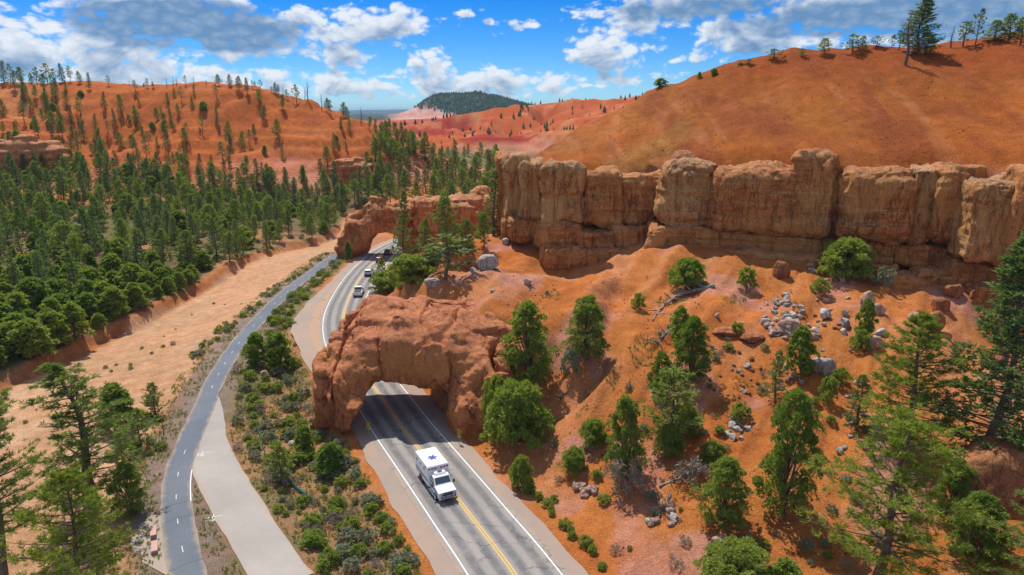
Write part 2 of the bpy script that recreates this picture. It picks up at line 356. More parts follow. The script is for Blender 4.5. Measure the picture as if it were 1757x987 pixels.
# ------------------------------------------------------------------ lines of the place (pixels -> world on the ground)
def spline(P, step=1.0):
    P = np.asarray(P, float); out = []
    Q = np.vstack([2*P[0]-P[1], P, 2*P[-1]-P[-2]])
    for i in range(1, len(Q)-2):
        p0, p1, p2, p3 = Q[i-1], Q[i], Q[i+1], Q[i+2]; n = max(2, int(np.linalg.norm(p2-p1)/step))
        t = np.linspace(0, 1, n, endpoint=False)[:, None]
        out.append(.5*((2*p1)+(-p0+p2)*t+(2*p0-5*p1+4*p2-p3)*t**2+(-p0+3*p1-3*p2+p3)*t**3))
    out.append(P[-1:]); return np.vstack(out)
def gline(pts, z=0.0): return np.array([PZ(a, b, z)[:2] for a, b in pts])
ROAD = spline(np.vstack([[(12.5, 22), (6.5, 38)], gline([(884, 987), (808, 886), (742, 800), (693, 737), (660, 690), (632, 650), (608, 612), (592, 575), (589, 545), (596, 518), (612, 486), (629, 463), (645, 447), (661, 431)]), [(-34.5, 211), (-28, 229), (-14, 250), (6, 270)]]))
PATH = spline(np.vstack([gline([(345, 1110), (334, 1045), (323, 987), (308, 915), (302, 855), (308, 800), (330, 742), (352, 692), (370, 650), (402, 598), (442, 550), (492, 500), (537, 466), (562, 448), (577, 437)])]))
SPUR = spline(gline([(492, 1000), (462, 955), (424, 895), (390, 838), (366, 790), (356, 750), (362, 712), (372, 680)]))
BANK = spline(gline([(-160, 735), (0, 662), (80, 628), (150, 596), (240, 549), (330, 505), (400, 466), (480, 433), (540, 417), (578, 400), (600, 380), (630, 372)], -1.5))
def pdist(x, y, L):
    """distance to a polyline, signed lateral offset (left of travel +) and index"""
    x = np.ravel(x); y = np.ravel(y); d = np.full(len(x), 1e9); sgn = np.zeros(len(x)); idx = np.zeros(len(x), int)
    T = np.gradient(L, axis=0); T /= np.linalg.norm(T, axis=1)[:, None]
    for s in range(0, len(x), 20000):
        e = slice(s, s+20000); dx = x[e, None]-L[None, :, 0]; dy = y[e, None]-L[None, :, 1]
        q = dx*dx+dy*dy; i = q.argmin(1); r = np.arange(len(i)); d[e] = np.sqrt(q[r, i]); idx[e] = i
        sgn[e] = T[i, 0]*dy[r, i]-T[i, 1]*dx[r, i]
    return d, sgn, idx
# cliff line (foot of the block fronts), from its left end to beyond the right edge of the frame
CLIFF_PX = [(858, 340, 132), (900, 340, 128), (950, 345, 122), (1006, 350, 121), (1012, 350, 124.5), (1060, 350, 125), (1138, 350, 125), (1146, 350, 117.5), (1250, 350, 114), (1315, 350, 111.8), (1400, 350, 109), (1500, 350, 105.6), (1600, 350, 103.6), (1680, 370, 100), (1757, 390, 95), (1850, 390, 90)]
CLIFF = np.array([PY(*q)[:2] for q in CLIFF_PX] + [(95, 70), (130, 50)])
CPOLY = np.vstack([CLIFF, [(420, 50), (420, 320), (70, 320), (38, 235), (20, 190), (9, 165), (1.5, 147)]])
CEDGE = np.vstack([CPOLY[-6+1:], CPOLY[:1]])
def in_poly(x, y, P):
    c = np.zeros(len(x), bool); j = len(P)-1
    for i in range(len(P)):
        xi, yi = P[i]; xj, yj = P[j]
        k = ((yi > y) != (yj > y)); c ^= k & (x < (xj-xi)*(y-yi)/(yj-yi+1e-12)+xi); j = i
    return c
CLS = np.vstack([np.linspace(CPOLY[i], CPOLY[(i+1) % len(CPOLY)], max(2, int(np.linalg.norm(CPOLY[(i+1) % len(CPOLY)]-CPOLY[i])/1.2)), endpoint=False) for i in range(len(CPOLY))])
def dcliff(x, y):
    d, _, _ = pdist(x, y, CLS); return np.where(in_poly(x, y, CPOLY), d, -d)
def bank_step(x, y):
    d, s, _ = pdist(x, y, BANK)
    s = np.where(s > 0, d, -d)                     # + = forest side (left of travel)
    w = 1.0+.8*vnoise(x*.13, y*.13, x*0)
    return (1.7+1.1*vnoise(x*.045, y*.045, x*0+3)+.3*vnoise(x*.3, y*.3, x*0))*smooth(-.6, 1.4, s+w*2.2-2.1)*smooth(285, 235, y), s
class TPS:
    def __init__(s, P):
        P = np.asarray(P, float); s.c = P[:, :2]/100; n = len(P)
        K = s.k(s.c, s.c)+np.eye(n)*1e-4; A = np.zeros((n+3, n+3)); A[:n, :n] = K
        A[:n, n] = 1; A[:n, n+1:] = s.c; A[n:, :n] = A[:n, n:].T
        s.w = np.linalg.solve(A, np.r_[P[:, 2], 0, 0, 0])
    def k(s, a, b):
        r2 = ((a[:, None]-b[None])**2).sum(2); return .5*r2*np.log(r2+1e-9)
    def __call__(s, x, y):
        q = np.c_[np.clip(x, -240, 190), np.clip(y, 18, 440)]/100; o = np.empty(len(q)); n = len(s.c)
        for i in range(0, len(q), 20000):
            e = slice(i, i+20000); o[e] = s.k(q[e], s.c)@s.w[:n]+s.w[n]+q[e]@s.w[n+1:]
        return o
def far_z(py, Y): return CH + Y*math.tan(math.atan((493.5-py)/FPX)-PITCH)
lowP = []
def lz(*q):
    for (px, py, z) in q: p = PZ(px, py, z); lowP.append((p[0], p[1], z))
def ly(*q):
    for (px, py, Y) in q: lowP.append(tuple(PY(px, py, Y)))
for i in range(0, len(ROAD), 8):
    lowP.append((*ROAD[i], 0))
for i in range(0, len(PATH), 9): lowP.append((*PATH[i], -.15))
lz((30, 700, -2), (150, 645, -2), (300, 565, -2), (420, 495, -2), (530, 430, -2), (-100, 770, -2), (90, 720, -1.6), (200, 740, -.6), (240, 830, -.3), (150, 900, -.2), (60, 987, 0), (-100, 987, .4), (420, 900, -.2), (560, 900, -.6), (600, 987, -.5), (470, 760, -.8), (520, 830, -.9), (470, 650, -.5))
lz((0, 560, .8), (100, 540, .8), (200, 480, 1), (300, 440, 1), (450, 390, 1.2), (560, 360, 1.5), (0, 450, 2.5), (100, 400, 3), (300, 370, 3), (500, 345, 3), (620, 330, 3), (-150, 560, 2), (-150, 450, 4))
ly((0, 330, 265), (130, 335, 262), (300, 318, 290), (450, 312, 300), (560, 316, 300), (680, 325, 305), (780, 335, 300),
   (-120, 300, 262), (0, 285, 282), (60, 225, 305), (150, 255, 318), (300, 252, 322), (450, 250, 328), (560, 262, 330), (650, 275, 335), (730, 300, 335),
   (0, 195, 335), (150, 190, 352), (300, 190, 355), (420, 195, 357), (540, 220, 355),
   (-150, 150, 372), (0, 150, 378), (130, 142, 385), (300, 145, 385), (430, 149, 385), (480, 164, 383), (540, 187, 380), (600, 210, 375), (640, 225, 372), (700, 250, 365), (760, 284, 355), (830, 308, 345))
for px, py in ((-150, 160), (0, 160), (150, 160), (300, 160), (430, 165), (540, 200), (640, 232), (740, 262)): ly((px, py+22, 440))
lowP += [(0, 200, 5), (12, 225, 4), (-15, 240, 2), (0, 280, 3), (30, 330, 4), (-20, 300, 2), (60, 400, 3), (20, 440, 2), (150, 420, 3), (-25, 175, 3), (-12, 165, 6), (-8, 150, 9), (-22, 150, 2.5), (0, 165, 10)]
# slope right of the near road, ridge behind the arch, foot of the cliff
lz((1035, 987, 0), (905, 830, 0), (835, 765, 0.1), (860, 745, 1.2), (908, 655, 5), (870, 640, 5.5), (1008, 612, 8.6), (1000, 560, 11.4), (950, 480, 14), (870, 505, 13.6), (800, 485, 14), (745, 478, 14), (850, 425, 15), (780, 440, 14.4), (905, 445, 14.5),
   (950, 700, 3.6), (1000, 680, 6), (1000, 780, 2.6), (1000, 850, .8), (950, 800, 1.0), (1060, 940, .6), (1090, 485, 13.6), (1080, 600, 9.6), (1090, 720, 5.2), (1100, 850, 2.0),
   (1200, 480, 14.6), (1200, 560, 11.9), (1200, 650, 8.6), (1200, 750, 5.6), (1200, 880, 2.7), (1200, 987, 1.2), (1400, 520, 14.0), (1400, 600, 11), (1400, 700, 7.8), (1400, 800, 5.6), (1400, 900, 3.6), (1400, 987, 2.2),
   (1580, 600, 11.5), (1580, 700, 8.8), (1580, 850, 5.5), (1580, 987, 3.2), (1757, 700, 11), (1757, 850, 7.6), (1757, 987, 5), (1950, 850, 9), (1950, 987, 7), (1550, 1250, 3), (1100, 1300, 0), (1800, 1250, 6))
ly((880, 425, 127), (950, 469, 117), (1050, 447, 116), (1150, 438, 110), (1280, 455, 106), (1400, 474, 102), (1500, 487, 99), (1640, 510, 96), (1720, 570, 90), (1757, 610, 86))
for (px, py, Y) in CLIFF_PX[1:]:
    p = PY(px, 440, Y+14); lowP.append((p[0], p[1], 17))
# mound behind the near arch down to the far road
lz((705, 500, 9), (690, 480, 4.5), (660, 500, 1.5), (720, 455, 4), (770, 415, 5), (690, 455, 1), (740, 430, 3))
lowP += [(-10, 120, 11.5), (-17, 112, 7), (-9, 104, 12.6), (-2.5, 90, 10.5), (-3.5, 96, 13.0), (-6.5, 100, 12.6), (1.5, 86, 7.2), (0, 95, 12.4), (4, 92, 11.0), (1, 82, 3.2), (5, 82, 5.0)]
upP = [tuple(PY(*q)) for q in [(860, 276, 134), (900, 277, 130), (950, 285, 125), (1000, 300, 122), (1060, 302, 123), (1150, 288, 118), (1250, 292, 113), (1400, 286, 109), (1500, 299, 105), (1620, 295, 102), (1757, 302, 93), (1900, 300, 84),
       (1757, 68, 146), (1900, 55, 140), (1560, 83, 150), (1400, 92, 153), (1300, 107, 156), (1200, 130, 160), (1130, 153, 164), (1060, 190, 162), (1000, 225, 157), (950, 245, 152), (900, 262, 144),
       (1400, 200, 126), (1600, 190, 120), (1250, 200, 134), (1100, 240, 139), (1757, 190, 115), (1500, 130, 138), (1650, 120, 134), (1300, 150, 145), (1900, 180, 108)]]
upP += [(20, 205, 30), (40, 235, 32), (70, 260, 34), (120, 230, 47), (170, 230, 50), (120, 300, 30), (60, 300, 18), (200, 300, 30), (90, 195, 50), (140, 185, 55), (60, 190, 45)]
lowA = np.array(lowP)
stp, _ = bank_step(lowA[:, 0], lowA[:, 1]); lowA[:, 2] -= stp
TL, TU = TPS(lowA), TPS(upP)
RED = np.array([(400, 235), (560, 232), (640, 222), (720, 214), (790, 197), (880, 183), (960, 173), (1050, 169), (1110, 160), (1250, 150), (1500, 150), (2000, 160)], float)
MESA = np.array([(560, 205), (640, 203), (672, 199), (692, 193), (715, 184), (730, 175), (745, 167), (765, 163.5), (820, 163), (850, 166), (890, 178), (940, 190), (1100, 200)], float)
BLUE = np.array([(-400, 186), (200, 188), (540, 191), (575, 190), (620, 189), (690, 188), (760, 189), (1000, 189), (1400, 186), (2200, 184)], float)
def far_h(x, y):
    px = 878.5+FPX*x/(y*math.cos(PITCH)+10)
    def zt(T, Yc):
        py = np.interp(px, T[:, 0], T[:, 1]); return CH+Yc*np.tan(np.arctan((493.5-py)/FPX)-PITCH)
    n = fbm(x, y, None, 5, 1/160.)
    a = zt(RED, 900)
    s = np.clip((y-600-60*n)/330, 0, 1)
    er = ridged(x, y*.6, None, 4, 1/90.)
    pr = np.where(y < 905, s**.75, 1-.35*smooth(905, 1500, y))
    stepv = pr + .06*np.sin(pr*26+2*n)*(pr < .95)
    ha = a*np.clip(stepv, 0, 1.02) - np.clip(er, 0, 2)*11*smooth(.05, .4, s)*(1-smooth(.8, 1, s)) + 2.5*fbm(x, y, None, 3, 1/25.)*smooth(.05, .4, s)*(1-smooth(.9, 1, s))
    b = zt(MESA, 3000)
    s2 = np.clip((y-2350-200*n)/600, 0, 1); hb = b*np.where(y < 3000, s2**1.1, 1-.8*smooth(3300, 5000, y)) - np.clip(er, 0, 2)*6*smooth(.1, .5, s2)*(1-smooth(.8, 1, s2))
    c = zt(BLUE, 14000); hc = c*smooth(10000, 14000, y)
    base = -1+2*n
    return np.maximum(np.maximum(base, ha), np.maximum(hb, hc))
def height(x, y, detail=True):
    x = np.ravel(np.asarray(x, float)); y = np.ravel(np.asarray(y, float))
    near = y < 640
    out = np.empty(len(x)); 
    if (~near).any(): out[~near] = far_h(x[~near], y[~near])
    if near.any():
        xn, yn = x[near], y[near]; lo = TL(xn, yn); st, sb = bank_step(xn, yn); lo = lo+st
        up = TU(xn, yn); dc = dcliff(xn, yn)
        up = up + smooth(3, 20, dc)*(.9*fbm(xn, yn, None, 4, 1/16.)+.75*fbm(xn, yn*.22, None, 4, 1/4.5)-.9*np.clip(fbm(xn+50, yn*.6, None, 4, 1/11.)-.35, 0, 1))
        up = up-2.0*(1-smooth(1.0, 6.5, dc))+.5*vnoise(xn*.3, yn*.3, xn*0)*(1-smooth(3, 10, dc))
        # long erosion ribs on the slopes
        rib = fbm(xn*.83-yn*.56, (xn*.56+yn*.83)*.2, None, 4, 1/5.)+.6*(ridged(xn*.83-yn*.56, (xn*.56+yn*.83)*.16, None, 3, 1/9.)-.3)
        slope_w = smooth(2.0, 7.0, lo)*(1-smooth(-6, -1, dc))
        lo = lo + slope_w*(.75*rib+.35*fbm(xn, yn, None, 4, 1/9.)+.12*fbm(xn, yn, None, 3, 1/2.4)+.22*ridged(xn*.83-yn*.56, (xn*.56+yn*.83)*.3, None, 3, 1/2.2)-.5*np.clip(fbm(xn+20, yn, None, 4, 1/7.)-.3, 0, 1))
        # gully running down beside the two junipers
        hillw = smooth(8, 28, lo)*smooth(262, 300, yn)*(1-.85*smooth(40, 53, lo))
        rl = ridged(xn*.8+yn*.2, yn*.35, None, 4, 1/34.)
        lo = lo - hillw*np.clip(rl, -.5, 1.6)*4.2 - hillw*1.1*ridged(xn, yn*.3, None, 3, 1/11.)
        lo = lo + hillw*.8*np.sin(lo*1.3+fbm(xn, yn, None, 2, 1/30.)*2)
        dg, _, _ = pdist(xn, yn, GULLY); lo = lo-1.5*np.exp(-(dg/1.6)**2)*slope_w + .7*np.exp(-((dg-3.5)/1.6)**2)*slope_w
        dg, _, _ = pdist(xn, yn, GULLY2); lo = lo-1.3*np.exp(-(dg/1.9)**2)*slope_w
        if detail: lo = lo + .12*fbm(xn, yn, None, 4, 1/3.)*smooth(4, 9, np.abs(sb)+lo*0)
        k = smooth(1.0, 2.2, dc+.7*vnoise(xn*.35, yn*.35, xn*0)+.3*vnoise(xn*1.1, yn*1.1, xn*0))
        # round the lip into the top
        h = lo*(1-k)+up*k
        rd, rs, _ = pdist(xn, yn, ROAD); ra = np.where((rs < 0) & (yn > 70), 6.6, 7.0); rb = np.where((rs < 0) & (yn > 70) & (yn < 115), 9.8, 12.5); w = smooth(0, 1, (rd-ra)/(rb-ra)); h = -.06*(1-w)+h*w
        pd, _, _ = pdist(xn, yn, PATH); w = smooth(2.4, 5.0, pd); h = np.where(w < 1, (-.18)*(1-w)+h*w, h)
        sd, _, _ = pdist(xn, yn, SPUR); w = smooth(3.4, 5.5, sd); h = np.where(w < 1, (-.22)*(1-w)+h*w, h)
        bl = smooth(500, 640, yn); h = h*(1-bl)+far_h(xn, yn)*bl
        out[near] = h
    return out
GULLY = spline([PZ(a, b, z)[:2] for a, b, z in ((1060, 500, 13), (1045, 560, 11), (1020, 640, 7.6), (975, 690, 5), (920, 735, 2))])
GULLY2 = spline([PZ(a, b, z)[:2] for a, b, z in ((965, 560, 11.4), (950, 620, 8), (930, 690, 4.5))])
def hit(px, py):
    """where the sight line meets the ground"""
    d = ray(px, py); t = np.concatenate([np.linspace(25, 140, 460), np.linspace(140.5, 480, 500), np.linspace(482, 1500, 300)])
    P = np.array([0, 0, CH])+d[None]*t[:, None]; hh = ground_z(P[:, 0], P[:, 1])
    k = np.where(P[:, 2] < hh)[0]
    if len(k) == 0: k = [len(t)-1]
    k = max(k[0], 1); a = P[k-1, 2]-hh[k-1]; b = hh[k]-P[k, 2]; f = a/max(a+b, 1e-6)
    p = P[k-1]*(1-f)+P[k]*f; p[2] = ground_z(p[:1], p[1:2])[0]; return p

# ------------------------------------------------------------------ ground: one sheet out to the horizon
FAST = {}
def ground_z(x, y):
    """height of the finished ground sheet"""
    x = np.ravel(np.asarray(x, float)); y = np.ravel(np.asarray(y, float)); r = np.hypot(x, y); a = np.arctan2(x, y)
    i = np.clip(np.searchsorted(FAST['r'], r)-1, 0, len(FAST['r'])-2); fi = np.clip((r-FAST['r'][i])/(FAST['r'][i+1]-FAST['r'][i]), 0, 1)
    da = FAST['a'][1]-FAST['a'][0]; q = np.clip((a-FAST['a'][0])/da, 0, len(FAST['a'])-1.001); j = q.astype(int); fj = q-j; Z = FAST['z']
    return (Z[i, j]*(1-fj)+Z[i, j+1]*fj)*(1-fi)+(Z[i+1, j]*(1-fj)+Z[i+1, j+1]*fj)*fi
def build_ground():
    r = [16.0]
    while r[-1] < 26000:
        q = r[-1]; r.append(q*(1.0075 if q < 480 else 1.013))
    r = np.array(r); a = np.radians(np.arange(-52, 52.01, .19)); RR, AA = np.meshgrid(r, a, indexing='ij')
    x = (RR*np.sin(AA)).ravel(); y = (RR*np.cos(AA)).ravel(); z = height(x, y)
    FAST['r'], FAST['a'], FAST['z'] = r, a, z.reshape(len(r), len(a))
    ni, nj = len(r), len(a); I = np.arange(ni*nj).reshape(ni, nj)
    F = np.c_[I[:-1, :-1].ravel(), I[:-1, 1:].ravel(), I[1:, 1:].ravel(), I[1:, :-1].ravel()]
    # colour of each zone's ground; haze is painted into the farthest ridge
    n1 = fbm(x, y, None, 5, 1/14.); n2 = fbm(x, y, None, 4, 1/60.); n3 = fbm(x, y, None, 4, 1/4.)
    def C(*c): return np.tile(np.array(c), (len(x), 1))
    def mix(c, d, w): return c*(1-w[:, None])+d*w[:, None]
    c = C(.56, .215, .068)
    c = mix(c, C(.57, .265, .135), smooth(.1, .9, n1)*.6); c = mix(c, C(.47, .150, .045), smooth(.1, .9, -n1)*.6); ribc = fbm(x*.83-y*.56, (x*.56+y*.83)*.2, None, 4, 1/4.); c = mix(c, C(.60, .30, .16), smooth(.2, .9, ribc)*.5); c = mix(c, C(.56, .30, .235), smooth(.35, .75, fbm(x+9, y+70, None, 4, 1/8.))*.6)
    dc = dcliff(x, y); _, sb = bank_step(x, y); near = y < 640
    up = smooth(1.5, 4, dc)*near
    uc = mix(C(.41, .130, .032), C(.385, .155, .038), smooth(-.3, .6, n2+.5*n1)); uc = mix(uc, C(.43, .145, .055), smooth(.2, 1, n1)*.5); uc = mix(uc, C(.27, .075, .03), smooth(.25, .8, fbm(x*1.0, y*.35, None, 4, 1/9.))*.6); uc = mix(uc, C(.50, .20, .085), smooth(.25, .9, fbm(x+30, y*.2, None, 4, 1/2.6))*.55); uc = mix(uc, C(.30, .085, .03), smooth(.25, .9, fbm(x+80, y*.22, None, 4, 1/2.2))*.5); uc = mix(uc, C(.36, .19, .055), smooth(.3, .8, fbm(x+5, y+44, None, 4, 1/20.))*.5)
    uc = mix(uc, C(.33, .083, .024), smooth(41, 50, z+2*n1)*.8)  # darker and redder towards the crest
    c = mix(c, uc, up)
    wl = np.exp(-((dc-.9)/1.0)**2)*near; c = mix(c, mix(C(.40, .19, .07), C(.48, .30, .15), smooth(-.3, .5, fbm(x*.3, y*.3, z*1.5, 4, .8))), wl*.9)
    # forest terrace, wash, strips
    rd, rs, _ = pdist(x, y, ROAD); pd_, ps, _ = pdist(x, y, PATH)
    flat = smooth(9, 4.5, z)*(1-up)*near
    forest = flat*smooth(0, 2.5, sb)
    fc = mix(C(.20, .135, .075), C(.17, .165, .065), smooth(-.3, .5, n1)); fc = mix(fc, C(.47, .25, .12), smooth(.25, .8, n2+.4*n3)*.8)
    c = mix(c, fc, forest)
    wash = flat*smooth(.2, -.6, sb)*smooth(3.2, 5.5, pd_+.8*n1)*(ps > 0)*smooth(300, 240, y)
    wc = mix(C(.68, .44, .26), C(.60, .36, .20), smooth(-.4, .6, n2+.6*fbm(x*.8-y*.5, (x*.5+y*.8)*.25, None, 4, 1/5.)))
    wc = mix(wc, C(.50, .36, .25), smooth(.35, .9, fbm(x+40, y*.8, None, 4, 1/11.))*.7)
    c = mix(c, wc, wash)
    bank = np.exp(-((sb-.1)/1.1)**2)*flat*smooth(250, 220, y); c = mix(c, C(.42, .16, .06), bank*.9)
    strip = flat*(ps <= 0)*(rs > 0)*smooth(6.5, 9, rd+n1)*(y < 230)
    sc = mix(C(.40, .23, .12), C(.24, .2, .10), smooth(-.4, .5, n1+.5*n3)); c = mix(c, sc, strip)
    side = flat*(ps > 0)*smooth(5.5, 3.5, pd_+.6*n1); c = mix(c, C(.32, .235, .165), side*.9)
    gr = smooth(4.6, 3.0, pd_+.5*n3)*flat; c = mix(c, C(.30, .235, .19), gr*.8)
    # left hill: banded, paler pink towards its foot
    hl = smooth(258, 290, y)*near*(1-up)*smooth(5, 9, z)
    hc = mix(C(.50, .150, .04), C(.54, .215, .08), smooth(-.2, .7, n2+.3*np.sin(z*.9)))
    hc = mix(hc, C(.52, .25, .17), smooth(22, 12, z+4*n1)*.8); hc = mix(hc, C(.36, .09, .035), smooth(.1, .9, np.sin(z*1.1+n2*2))*.55)
    c = mix(c, hc, hl)
    far = (~near).astype(float)
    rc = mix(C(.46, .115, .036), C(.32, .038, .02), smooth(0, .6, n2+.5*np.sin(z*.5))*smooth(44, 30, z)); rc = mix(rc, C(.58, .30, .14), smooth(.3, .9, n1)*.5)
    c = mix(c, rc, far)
    fm = smooth(2200, 2350, y); pxx = 878.5+FPX*x/(y*.968+10)
    mc = mix(C(.035, .055, .035), C(.07, .085, .05), smooth(.2, .8, n1))
    bare = smooth(745, 722, pxx+14*n2-40*smooth(60, 30, z))*smooth(655, 690, pxx); mc = mix(mc, mix(C(.60, .27, .19), C(.58, .43, .36), smooth(-.2, .4, n1+np.sin(z*.2+n2))), bare)
    c = mix(c, mc, fm); c = mix(c, C(.04, .065, .09), smooth(6000, 8000, y))  # dark forested ridge, its colour blued to stand in for haze
    lum = c.mean(1, keepdims=True); c = (lum+(c-lum)*1.08)*np.array([1.0, .95, 1.0])
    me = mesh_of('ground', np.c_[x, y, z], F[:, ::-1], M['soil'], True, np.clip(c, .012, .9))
    struct(add('ground', me))
build_ground()

# ------------------------------------------------------------------ roads and paths
def ribbon(L, a, b, z, n=2):
    """strip between lateral offsets a..b (numbers or arrays along the line); + is left of travel"""
    T = np.gradient(L, axis=0); T /= np.linalg.norm(T, axis=1)[:, None]; Nn = np.c_[-T[:, 1], T[:, 0]]
    a = np.broadcast_to(a, len(L)); b = np.broadcast_to(b, len(L)); V, lat = [], []
    for k in range(n):
        t = k/(n-1); o = a*(1-t)+b*t; V.append(np.c_[L+Nn*o[:, None], np.full(len(L), z)]); lat.append(o)
    V = np.stack(V, 1); lat = np.stack(lat, 1); m = len(L); I = np.arange(m*n).reshape(m, n)
    F = np.c_[I[:-1, :-1].ravel(), I[:-1, 1:].ravel(), I[1:, 1:].ravel(), I[1:, :-1].ravel()]
    return V.reshape(-1, 3), F[:, ::-1], lat.ravel()
def build_roads():
    s = np.arange(len(ROAD)); wob = .35*vnoise(s*.11, s*0, s*0)+.2*vnoise(s*.4, s*0+5, s*0)
    pull = 3.2*np.exp(-((ROAD[:, 1]-128)/22)**2)
    V, F, u = ribbon(ROAD, -6.0+wob, 6.3+wob+pull, 0.0, 12); struct(add('road_shoulder', mesh_of('road_shoulder', V, F, M['shoulder'], True, None, u)))
    V, F, u = ribbon(ROAD, -4.45+.25*wob, 4.45+.25*wob+pull*.6, .03, 14)
    road = struct(add('road', mesh_of('road', V, F, M['road'], True, None, u)))
    V, F, _ = ribbon(ROAD, .08, .2, .036); add('yellow_line', mesh_of('yellow_line', V, F, M['yellow_paint']), road)
    V, F, _ = ribbon(ROAD, -.2, -.08, .036); add('yellow_line', mesh_of('yellow_line', V, F, M['yellow_paint']), road)
    for o in (3.75, -3.87):
        V, F, _ = ribbon(ROAD, o, o+.13, .036); add('edge_line', mesh_of('edge_line', V, F, M['white_paint']), road)
    pw = np.arange(len(PATH)); pw = .10*vnoise(pw*.5, pw*0, pw*0)+.08*vnoise(pw*1.7, pw*0+4, pw*0); V, F, u = ribbon(PATH, -1.5+pw, 1.5+pw[::-1], -.12, 6); path = struct(add('bike_path', mesh_of('bike_path', V, F, M['path'], True, None, u)))
    d = np.r_[0, np.cumsum(np.linalg.norm(np.diff(PATH, axis=0), axis=1))]
    for st in np.arange(3.0, d[-1]-3, 5.2):
        k = (d >= st) & (d <= st+1.7)
        if k.sum() < 2: continue
        V, F, _ = ribbon(PATH[k], -.045, .045, -.114); add('centre_dash', mesh_of('centre_dash', V, F, M['worn_paint']), path)
    for i, py in enumerate((866, 889, 966, 1000, 690, 606)):          # sealed cracks across the path
        q = PZ(325, py, -.12); j = np.argmin(np.abs(PATH[:, 1]-q[1])); T = PATH[j+1]-PATH[j-1]; T /= np.linalg.norm(T); Nn = np.array([-T[1], T[0]])
        t = np.linspace(-1.48, 1.48, 9); pts = PATH[j]+Nn*t[:, None]+T*(.1*np.sin(t*3+i)-.25*t*.6)[:, None]
        V, F, _ = ribbon(pts, -.045, .045, -.113); add('crack_seal', mesh_of('crack_seal', V, F, M['patch']), path)
    Ls = SPUR; t = np.linspace(0, 1, len(Ls)); hw = np.interp(t, [0, .3, .55, .75, .9, 1], [2.35, 2.4, 2.5, 2.2, 1.3, .3])
    pw = np.arange(len(Ls)); pw = .14*vnoise(pw*.6, pw*0, pw*0)*smooth(0, .3, 1-t); V, F, u = ribbon(Ls, -hw+pw, hw+pw[::-1], -.135, 6); spur = struct(add('spur_path', mesh_of('spur_path', V, F, M['spur'], True, None, u)))
    k = (PATH[:, 1] > PZ(325, 870, 0)[1]) & (PATH[:, 1] < PZ(325, 800, 0)[1])
    V, F, _ = ribbon(PATH[k], -1.45, -1.36, -.112); add('edge_line', mesh_of('edge_line', V, F, M['white_paint']), path)
    # surveyor's paint: a cross and three scrawled figures beside it
    for (cx, cy) in ((347, 776), (365, 885)):
        c = PZ(cx, cy, 0)[:2]; parts = []
        def stroke(p, q, w=.055):
            p = np.array(p); q = np.array(q); dv = q-p; l = np.linalg.norm(dv); nn = np.array([-dv[1], dv[0]])/l*w/2
            parts.append((np.array([[*(c+p-nn), -.128], [*(c+q-nn), -.128], [*(c+q+nn), -.128], [*(c+p+nn), -.128]]), np.array([[0, 1, 2, 3]])))
        stroke((-.75, -.28), (.85, .3)); stroke((-.12, .5), (.1, -.35))
        for ox, g in ((-.42, '5'), (-.08, '1'), (.2, '6')):
            by = -.75
            S = {'5': [((.2, .5), (0, .5)), ((0, .5), (0, .27)), ((0, .27), (.2, .22)), ((.2, .22), (.18, 0)), ((.18, 0), (0, 0))],
                 '1': [((.1, .5), (.1, 0)), ((.1, .5), (.02, .4))],
                 '6': [((.2, .5), (.02, .3)), ((.02, .3), (.0, 0)), ((0, 0), (.2, .02)), ((.2, .02), (.2, .24)), ((.2, .24), (.02, .24))]}[g]
            for p, q in S: stroke((p[0]+ox, p[1]+by), (q[0]+ox, q[1]+by))
        V, F = cat_meshes(parts); V[:, 2] += np.repeat(np.arange(len(parts)), 4)*.0006
        add('survey_mark', mesh_of('survey_mark', V, F, M['white_paint'], False), spur)
    # gravel pad with the benches
    P = np.array([PZ(a, b, 0)[:2] for a, b in ((232, 905), (262, 880), (284, 885), (297, 930), (305, 970), (285, 985), (240, 960), (222, 930))])
    cV = np.c_[np.vstack([P.mean(0), P]), np.full(9, -.125)]
    F = np.array([[0, i, i % 8+1, i % 8+1] for i in range(1, 9)])[:, :3]
    struct(add('gravel_pad', mesh_of('gravel_pad', cV, F, M['gravel'])))
build_roads()
